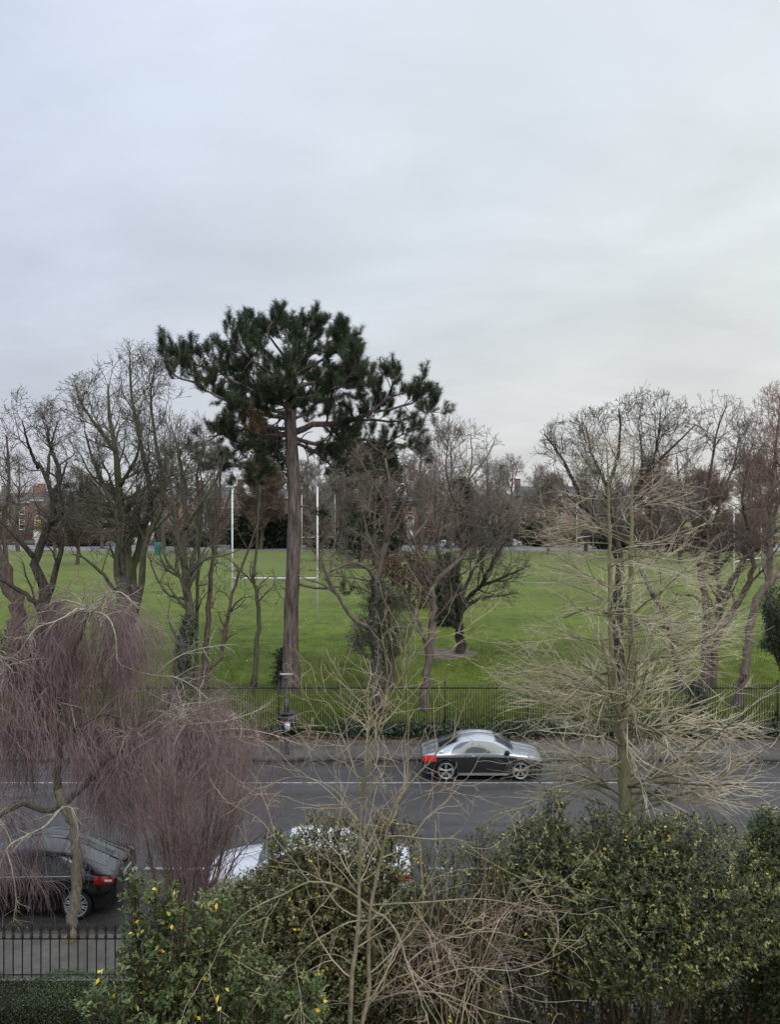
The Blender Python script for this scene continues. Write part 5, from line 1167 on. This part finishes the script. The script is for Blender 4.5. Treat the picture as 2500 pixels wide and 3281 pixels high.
# ---------------------------------------------------------------- ground cover at the fence
rng = np.random.default_rng(91)
n = 13000; x = rng.uniform(-18, 18, n); y = 30.7+np.abs(rng.normal(0, .5, n)); y = np.where(rng.random(n) < .25, 30.0+rng.random(n)*1.0, y); y = np.where(rng.random(n) < .2, 32+rng.random(n)**2*12, y); z = np.array([elev(a) for a in y])+.015+.05*rng.random(n)
y = np.where(rng.random(n) < .10, 27.75+rng.random(n)**.4*.6, y); z = np.where(y < 28.4, .012+.02*rng.random(n), z)
o = MB().leaves(np.stack([x, y, z], 1), rng.normal(size=(n, 3))*[1, 1, .25], rng.normal(size=(n, 3))*.4+[0, 0, 1], rng.uniform(.05, .11, n), rng.uniform(.035, .07, n), rng.random(n)*.98+.01).build('fallen_leaves', tinted('dead_leaf', [(0, (.05,.028,.018)), (.5, (.13,.075,.05)), (1, (.24,.16,.12))], .8, .2), base=(0, 31, .12))
tag(o, 'brown fallen leaves strewn along the foot of the park fence', 'leaves', kind='stuff')
cs = [(-4.2, .5), (-1.2, 1.2), (.3, 1.0), (1.3, 1.2), (2.2, 1.0), (4.6, 1.0), (6.2, 1.6), (8.5, 1.8), (10.8, 2.0), (13.2, 1.8), (15.5, 1.5), (-8, .8)]
px = []; 
for cx_, wd in cs:
    m = int(1700*wd); px.append(np.stack([rng.normal(cx_, wd*.62, m), 31.15+np.abs(rng.normal(0, .32, m))-.35*rng.random(m), np.abs(rng.normal(0, .2+.05*wd, m))], 1))
p = np.concatenate(px); p[:, 2] += np.array([elev(a) for a in p[:, 1]])+.02; m = len(p)
o = MB().leaves(p, rng.normal(size=(m, 3))+[0, -.4, -.3], rng.normal(size=(m, 3))*.5+[0, -.5, .8], rng.uniform(.06, .11, m), rng.uniform(.055, .095, m), np.clip(rng.normal(.45, .22, m), .02, 1)).build('ivy_undergrowth', ivy_m, base=(0, 31.2, .12))
tag(o, 'dark ivy growing in low mounds along the bottom of the park fence', 'ivy', kind='stuff')
# grass tufts on the bank
n = 80000; y = 31.4+rng.random(n)**1.5*15; x = (rng.random(n)-.5)*2*(y*.55); z = np.array([elev(a) for a in y])
hh = rng.uniform(.03, .075, n)*np.where(y < 34, 1.25, 1); a = rng.random(n)*6.28; dx = np.stack([np.cos(a), np.sin(a), 0*a], 1)
b = np.stack([x, y, z-.01], 1); v = np.stack([b-dx*.015, b+dx*.015, b+np.stack([rng.normal(0, .03, n), rng.normal(0, .03, n), hh], 1)], 1).reshape(-1, 3); i = np.arange(n)*3
tt = np.clip(.38+.35*np.sin(x*.5)*np.sin(y*.9)+rng.normal(0, .22, n)-.4*np.clip((34-y)/3, 0, 1), .02, 1)
o = MB().add(v, None, np.stack([i, i+1, i+2], 1), np.repeat(tt, 3)).build('grass', tinted('grass_blade', [(0, (.05,.06,.02)), (.4, (.075,.125,.016)), (1, (.13,.18,.03))], .7, .2), base=(0, 38, 1))
tag(o, 'short green grass on the bank and near edge of the pitch', 'grass', kind='stuff')
# ---------------------------------------------------------------- far side of the park: trees, conifers, evergreens
def far_tree(name, lab, px, base, top, wpx, Y, seed, tm=None, bm=None, dens=1.0, cw=None, group=None, spread=.5, lo=.25):
    rng = np.random.default_rng(seed); s = Y/F; bx = (px-CX)*s; z0 = elev(Y); H = CAMH-(top-CY)*s-z0; rad = wpx/2*s
    root = thing(name, lab, 'bare tree', (bx, Y, z0), group)
    n = 12; P = np.zeros((1, n, 3)); P[0, :, 2] = z0+np.linspace(0, H*.9, n); P[0, :, 0] = bx+np.cumsum(rng.normal(0, H*.006, n)); P[0, :, 1] = Y+np.cumsum(rng.normal(0, H*.006, n))
    R = np.linspace(.024*H, .004*H, n)[None]; tr = MB().tubes(P, R, 8)
    env = [(np.array([bx, Y, z0+H*(lo+(1-lo)*.52)]), np.array([rad, rad, H*(1-lo)*.52]))]
    rm = .15*Y/788
    P1, R1 = spawn(P, R, 26/H, (H*.25, H*.65), (28, 72), 8, rng, t0=lo, wig=.16, up=.07, rr=.55, rmin=rm, rend=.3, env=env); tr.tubes(P1, R1, 5)
    P2, R2 = spawn(P1, R1, 34/H*dens, (H*.08, H*.25), (25, 60), 6, rng, t0=.15, wig=.18, up=.06, rmin=rm, env=env)
    P3, R3 = spawn(P2, R2, 52/H*dens, (H*.035, H*.11), (25, 60), 4, rng, wig=.2, up=.05, rmin=rm*.9)
    P4, R4 = spawn(P3, R3, 55/H*dens, (H*.02, H*.07), (25, 60), 3, rng, wig=.2, up=.05, rmin=rm*.8)
    tr.build('trunk', bm or b_brn, root, True); MB().tubes(P2, R2, 3).tubes(P3, R3, 3).tubes(P4, R4, 3).build('crown', tm or t_far, root)
    return root
FT = [('bare tree on the far side filling the gap by the brown end house', 60, 1770, 1470, 170, 150, 101, t_far, .6), ('thick dark dense-twigged bare tree standing alone on the far edge of the grass', 245, 1785, 1520, 150, 112, 102, t_drk, 1.3),
  ('bare tree beyond the pitch in front of the long white parapet', 325, 1760, 1480, 130, 160, 103, t_far, .6), ('bare tree beyond the teal padded cylinder', 520, 1760, 1440, 150, 155, 104, t_far, .7), ('tall rounded fawn-brown dense bare tree showing between goal upright and pine trunk', 835, 1755, 1480, 150, 158, 105, twig('fawn_twig', (.20,.16,.115)), 2.0),
  ('upright bare tree just past the pine trunk against the low dark house', 985, 1755, 1490, 110, 160, 106, t_far, 1), ('bare tree in front of the brown house behind the distant goal', 1100, 1760, 1470, 140, 152, 107, t_far, 1), ('twiggy bare tree beside the columnar dark conifer', 1180, 1765, 1430, 150, 140, 108, t_brn, 1.2),
  ('slender bare tree in front of the white paired doorway', 1345, 1760, 1400, 130, 150, 109, t_far, 1), ('tall wispy bare tree behind the spreading dark tree', 1440, 1760, 1380, 150, 160, 110, t_far, .9), ('bare tree between the orange house and the narrow red house', 1560, 1760, 1440, 130, 165, 111, t_far, .9),
  ('pale thin bare tree showing above the narrow red house', 1640, 1760, 1470, 130, 170, 112, t_far, .8), ('bare tree beside the tallest chimney of the wide house', 1730, 1760, 1500, 110, 172, 113, t_far, .8), ('bare tree partly hiding the white arched door of the wide house', 1880, 1765, 1480, 150, 150, 114, t_far, 1),
  ('rosy bare tree far behind the brown multi-trunked tree', 2110, 1765, 1480, 180, 140, 115, t_far2, 1.3), ('reddish dense bare tree beyond the oblique goal', 2270, 1765, 1510, 170, 130, 116, t_far2, 1.5), ('red-tinged bare tree past the oblique goal upright', 2400, 1770, 1480, 170, 120, 117, t_far2, 1.5)]
for lab, px, base, top, wd, Y, sd, tm, dn in FT: far_tree('distant_tree', lab, px, base, top, wd, Y, sd, tm, None, dn, group='bare trees along the far side of the park', lo=.14)
FT2 = [('loose brown bare tree standing before the yellow-doored house garden', 175, 1770, 1540, 130, 135, 152), 
  ('pale bare tree immediately past the teal padded cylinder', 570, 1770, 1490, 150, 125, 154), ('fine-twigged bare tree behind the straight reddish-brown slim tree', 690, 1765, 1480, 150, 135, 155), ('wispy bare tree between pine trunk and distant goal', 1020, 1770, 1500, 120, 120, 156), ('rounded bare tree in front of the drooping cedar', 1200, 1775, 1500, 170, 110, 157),
  ('broad pale-brown bare tree before the orange brick house', 1400, 1770, 1480, 170, 125, 158), ('spreading bare tree before the narrow red house', 1600, 1770, 1500, 170, 130, 159), ('low wide bare tree before the wide three-chimney house', 1760, 1770, 1530, 170, 140, 160), ('pale bare tree directly behind the twin stems of the street tree', 1970, 1775, 1480, 190, 120, 161), ('bare tree beyond the oblique goal and dark fan-crowned tree', 2180, 1775, 1500, 170, 115, 162)]
for lab, px, base, top, wd, Y, sd in FT2: far_tree('distant_tree', lab, px, base, top, wd, Y, sd, t_far, None, .7, group='bare trees along the far side of the park', lo=.08)
def conifer(name, lab, px, top, wpx, Y, seed, shape='cone', n=2600, size=1.0, mat=None, trunk=True, lo=.05):
    rng = np.random.default_rng(seed); s = Y/F; bx = (px-CX)*s; z0 = elev(Y); H = CAMH-(top-CY)*s-z0; rad = wpx/2*s
    root = thing(name, lab, 'conifer' if 'conifer' in name or 'cedar' in name else 'evergreen', (bx, Y, z0))
    tr = MB().tubes([[bx, Y, z0], [bx+.02*H, Y, z0+H*.5], [bx, Y, z0+H*.96]], [.02*H, .014*H, .003*H], 7)
    u = lo+(1-lo)*rng.random(n)**.85
    if shape == 'cone': pr = (1-u)**.75+.04
    elif shape == 'column': pr = np.sqrt(np.clip(1-((u-.45)/.57)**2, .01, 1))
    elif shape == 'tier': pr = ((1-u)**.5+.05)*(.45+.55*np.abs(np.sin(u*17))**.7)
    else: pr = np.sqrt(np.clip(1-((u-.4)/.62)**2, .01, 1))
    a = rng.random(n)*2*math.pi; lump = 1+.22*np.sin(a*3+u*11)+.14*np.sin(a*7-u*23); rr = rad*pr*lump*rng.random(n)**.35
    p = np.stack([bx+rr*np.cos(a), Y+rr*np.sin(a), z0+H*u], 1); d = np.stack([np.cos(a), np.sin(a), np.full(n, .1 if shape == 'tier' else .5)], 1)
    k = 5; p = np.repeat(p, k, 0)+rng.normal(0, .25*size, (n*k, 3))*[1, 1, .5 if shape == 'tier' else 1]; d = np.repeat(d, k, 0)+rng.normal(0, .6, (n*k, 3))
    ts = np.clip(np.repeat(rng.normal(.42, .2, n)+.25*(lump-1), k)+rng.normal(0, .1, n*k), .02, 1)
    b1, r1 = spawn(np.array([[[bx, Y, z0], [bx, Y, z0+H*.5], [bx, Y, z0+H*.95]]]), np.array([[.02*H, .014*H, .004*H]]), 30/H, (rad*.6, rad*1.0), (60, 95), 5, rng, t0=.12, rmin=.03, tip=False); tr.tubes(b1, r1, 4)
    tr.build('trunk', b_drk, root, True)
    MB().leaves(p, d, rng.normal(size=p.shape)+[0, 0, .5], .55*size*rng.uniform(.6, 1.3, n*k), .22*size, ts).build('crown', mat or con_m, root)
    return root
conifer('conifer', 'tall dark columnar conifer beyond the pitch beside the twiggy bare tree', 1238, 1440, 110, 128, 121, 'column', 2400, 1.0)
conifer('conifer', 'broad dark conifer seen through the gap under the pine crown', 860, 1370, 130, 168, 122, 'column', 1500, 1.3, lo=.5)
conifer('cedar', 'spreading tiered dark cedar half hidden behind the lower right pine limbs'.replace(' right', ''), 1120, 1370, 240, 168, 123, 'tier', 1500, 1.3, lo=.45)
conifer('cedar', 'low drooping dark-green cedar beside the far end of the brown heap', 1150, 1640, 190, 110, 128, 'tier', 1000, .7, lo=.10)
conifer('conifer', 'dark rounded conifer behind the spreading dark bare tree', 1475, 1535, 110, 170, 124, 'dome', 1300, 1.1)
def bush(lab, px, top, wpx, Y, seed, mat, n=1200, size=.6, name='evergreen_bush', flat=1):
    rng = np.random.default_rng(seed); s = Y/F; bx = (px-CX)*s; z0 = elev(Y); H = CAMH-(top-CY)*s-z0; rad = wpx/2*s
    root = thing(name, lab, 'bush', (bx, Y, z0)); env = [(np.array([bx, Y, z0+H*.45]), np.array([rad, min(rad, 3)*flat, H*.55]))]
    for j in range(4): env.append((np.array([bx+rng.uniform(-.7, .7)*rad, Y+rng.uniform(-.5, .5), z0+H*rng.uniform(.4, .75)]), np.array([rad*.4, min(rad, 2.5)*.5, H*.3])))
    st = np.stack([resample([[bx+rng.normal(0, .2), Y, z0], [bx+rng.normal(0, rad*.3), Y, z0+H*.4], [bx+rng.normal(0, rad*.5), Y+rng.normal(0, .4), z0+H*.8]], 6) for _ in range(9)])
    MB().tubes(st, np.full((9, 6), .035), 4).build('stems', b_drk, root)
    p, d, r = clumpy(rng, n, env, .5); p[:, 2] = np.maximum(p[:, 2], z0+.05); k = 5; p = np.repeat(p, k, 0)+rng.normal(0, size*.5, (n*k, 3)); p[:, 2] = np.maximum(p[:, 2], z0+.05)
    t = np.clip(np.repeat(rng.normal(.45, .2, n), k)+rng.normal(0, .1, n*k), .02, 1)
    MB().leaves(p, np.repeat(d, k, 0)+rng.normal(0, .8, p.shape), rng.normal(size=p.shape)+[0, -.3, .7], size*rng.uniform(.6, 1.3, n*k), size*.5, t).build('foliage', mat, root)
    return root
rdm = tinted('dead_beech_leaf', [(0, (.035,.016,.012)), (.5, (.10,.045,.032)), (1, (.20,.10,.065))], .8, .2)
bush('large dark evergreen bush at the far edge of the pitch just past the goal upright', 800, 1640, 150, 163, 131, con_m, 1300, .8)
bush('dark evergreen bush against the pine trunk on the far side', 900, 1660, 110, 165, 132, con_m, 1200, .8)
bush('low dark bush behind the distant goal mouth', 1050, 1690, 120, 164, 133, con_m, 900, .8)
bush('dark bush under the distant goal crossbar', 1150, 1680, 110, 160, 134, con_m, 900, .8)
bush('brown bare hedge bush in front of the yellow-doored house', 205, 1712, 110, 174, 135, rdm, 900, .6)
bush('brownish bush in front of the long parapet house', 290, 1712, 90, 174, 136, rdm, 900, .6)
bush('dark green bush between the mossy stems and the teal cylinder', 545, 1680, 90, 174, 137, con_m, 800, .6)
bush('green-brown bush in front of the house with the pale bay', 620, 1705, 110, 170, 138, con_m, 800, .6)
bush('blackish bush in front of the hidden dark house', 1560, 1690, 150, 172, 139, con_m, 1000, .7)
bush('mid-green bush beside the white arched door of the wide house', 1715, 1670, 70, 173, 140, con_m, 800, .6)
bush('straw-coloured low shrub in front of the wide house', 1800, 1705, 120, 168, 141, tinted('straw_leaf', [(0, (.12,.10,.05)), (1, (.30,.26,.15))], .8, .2), 700, .6)
bush('wide reddish-brown leafy mound on the pitch behind the forked tree', 1300, 1770, 210, 62, 142, rdm, 1200, .20, 'brown_bush')
bush('small dark green bush tucked behind the dark limb of the forked tree', 1432, 1775, 90, 52, 143, con_m, 1400, .18)
bush('long dark hedge bush beyond the oblique goal', 2300, 1700, 360, 150, 144, rdm, 2200, .8)
bush('dark hedge bush behind the pale street tree', 2010, 1690, 220, 160, 145, con_m, 1600, .8)
# small white flecks of litter and daisies on the turf
rng = np.random.default_rng(95); n = 110; y = rng.uniform(36, 75, n); x = (rng.random(n)-.5)*y*.95; z = np.array([elev(a) for a in y])+.03
o = MB().leaves(np.stack([x, y, z], 1), rng.normal(size=(n, 3))*[1, 1, .1], np.tile([0, -.3, 1.], (n, 1)), rng.uniform(.06, .14, n), .07, np.full(n, .5)).build('white_debris', white, base=(0, 50, 1.5))
tag(o, 'scattered pale flecks lying on the green turf', 'litter', kind='stuff')
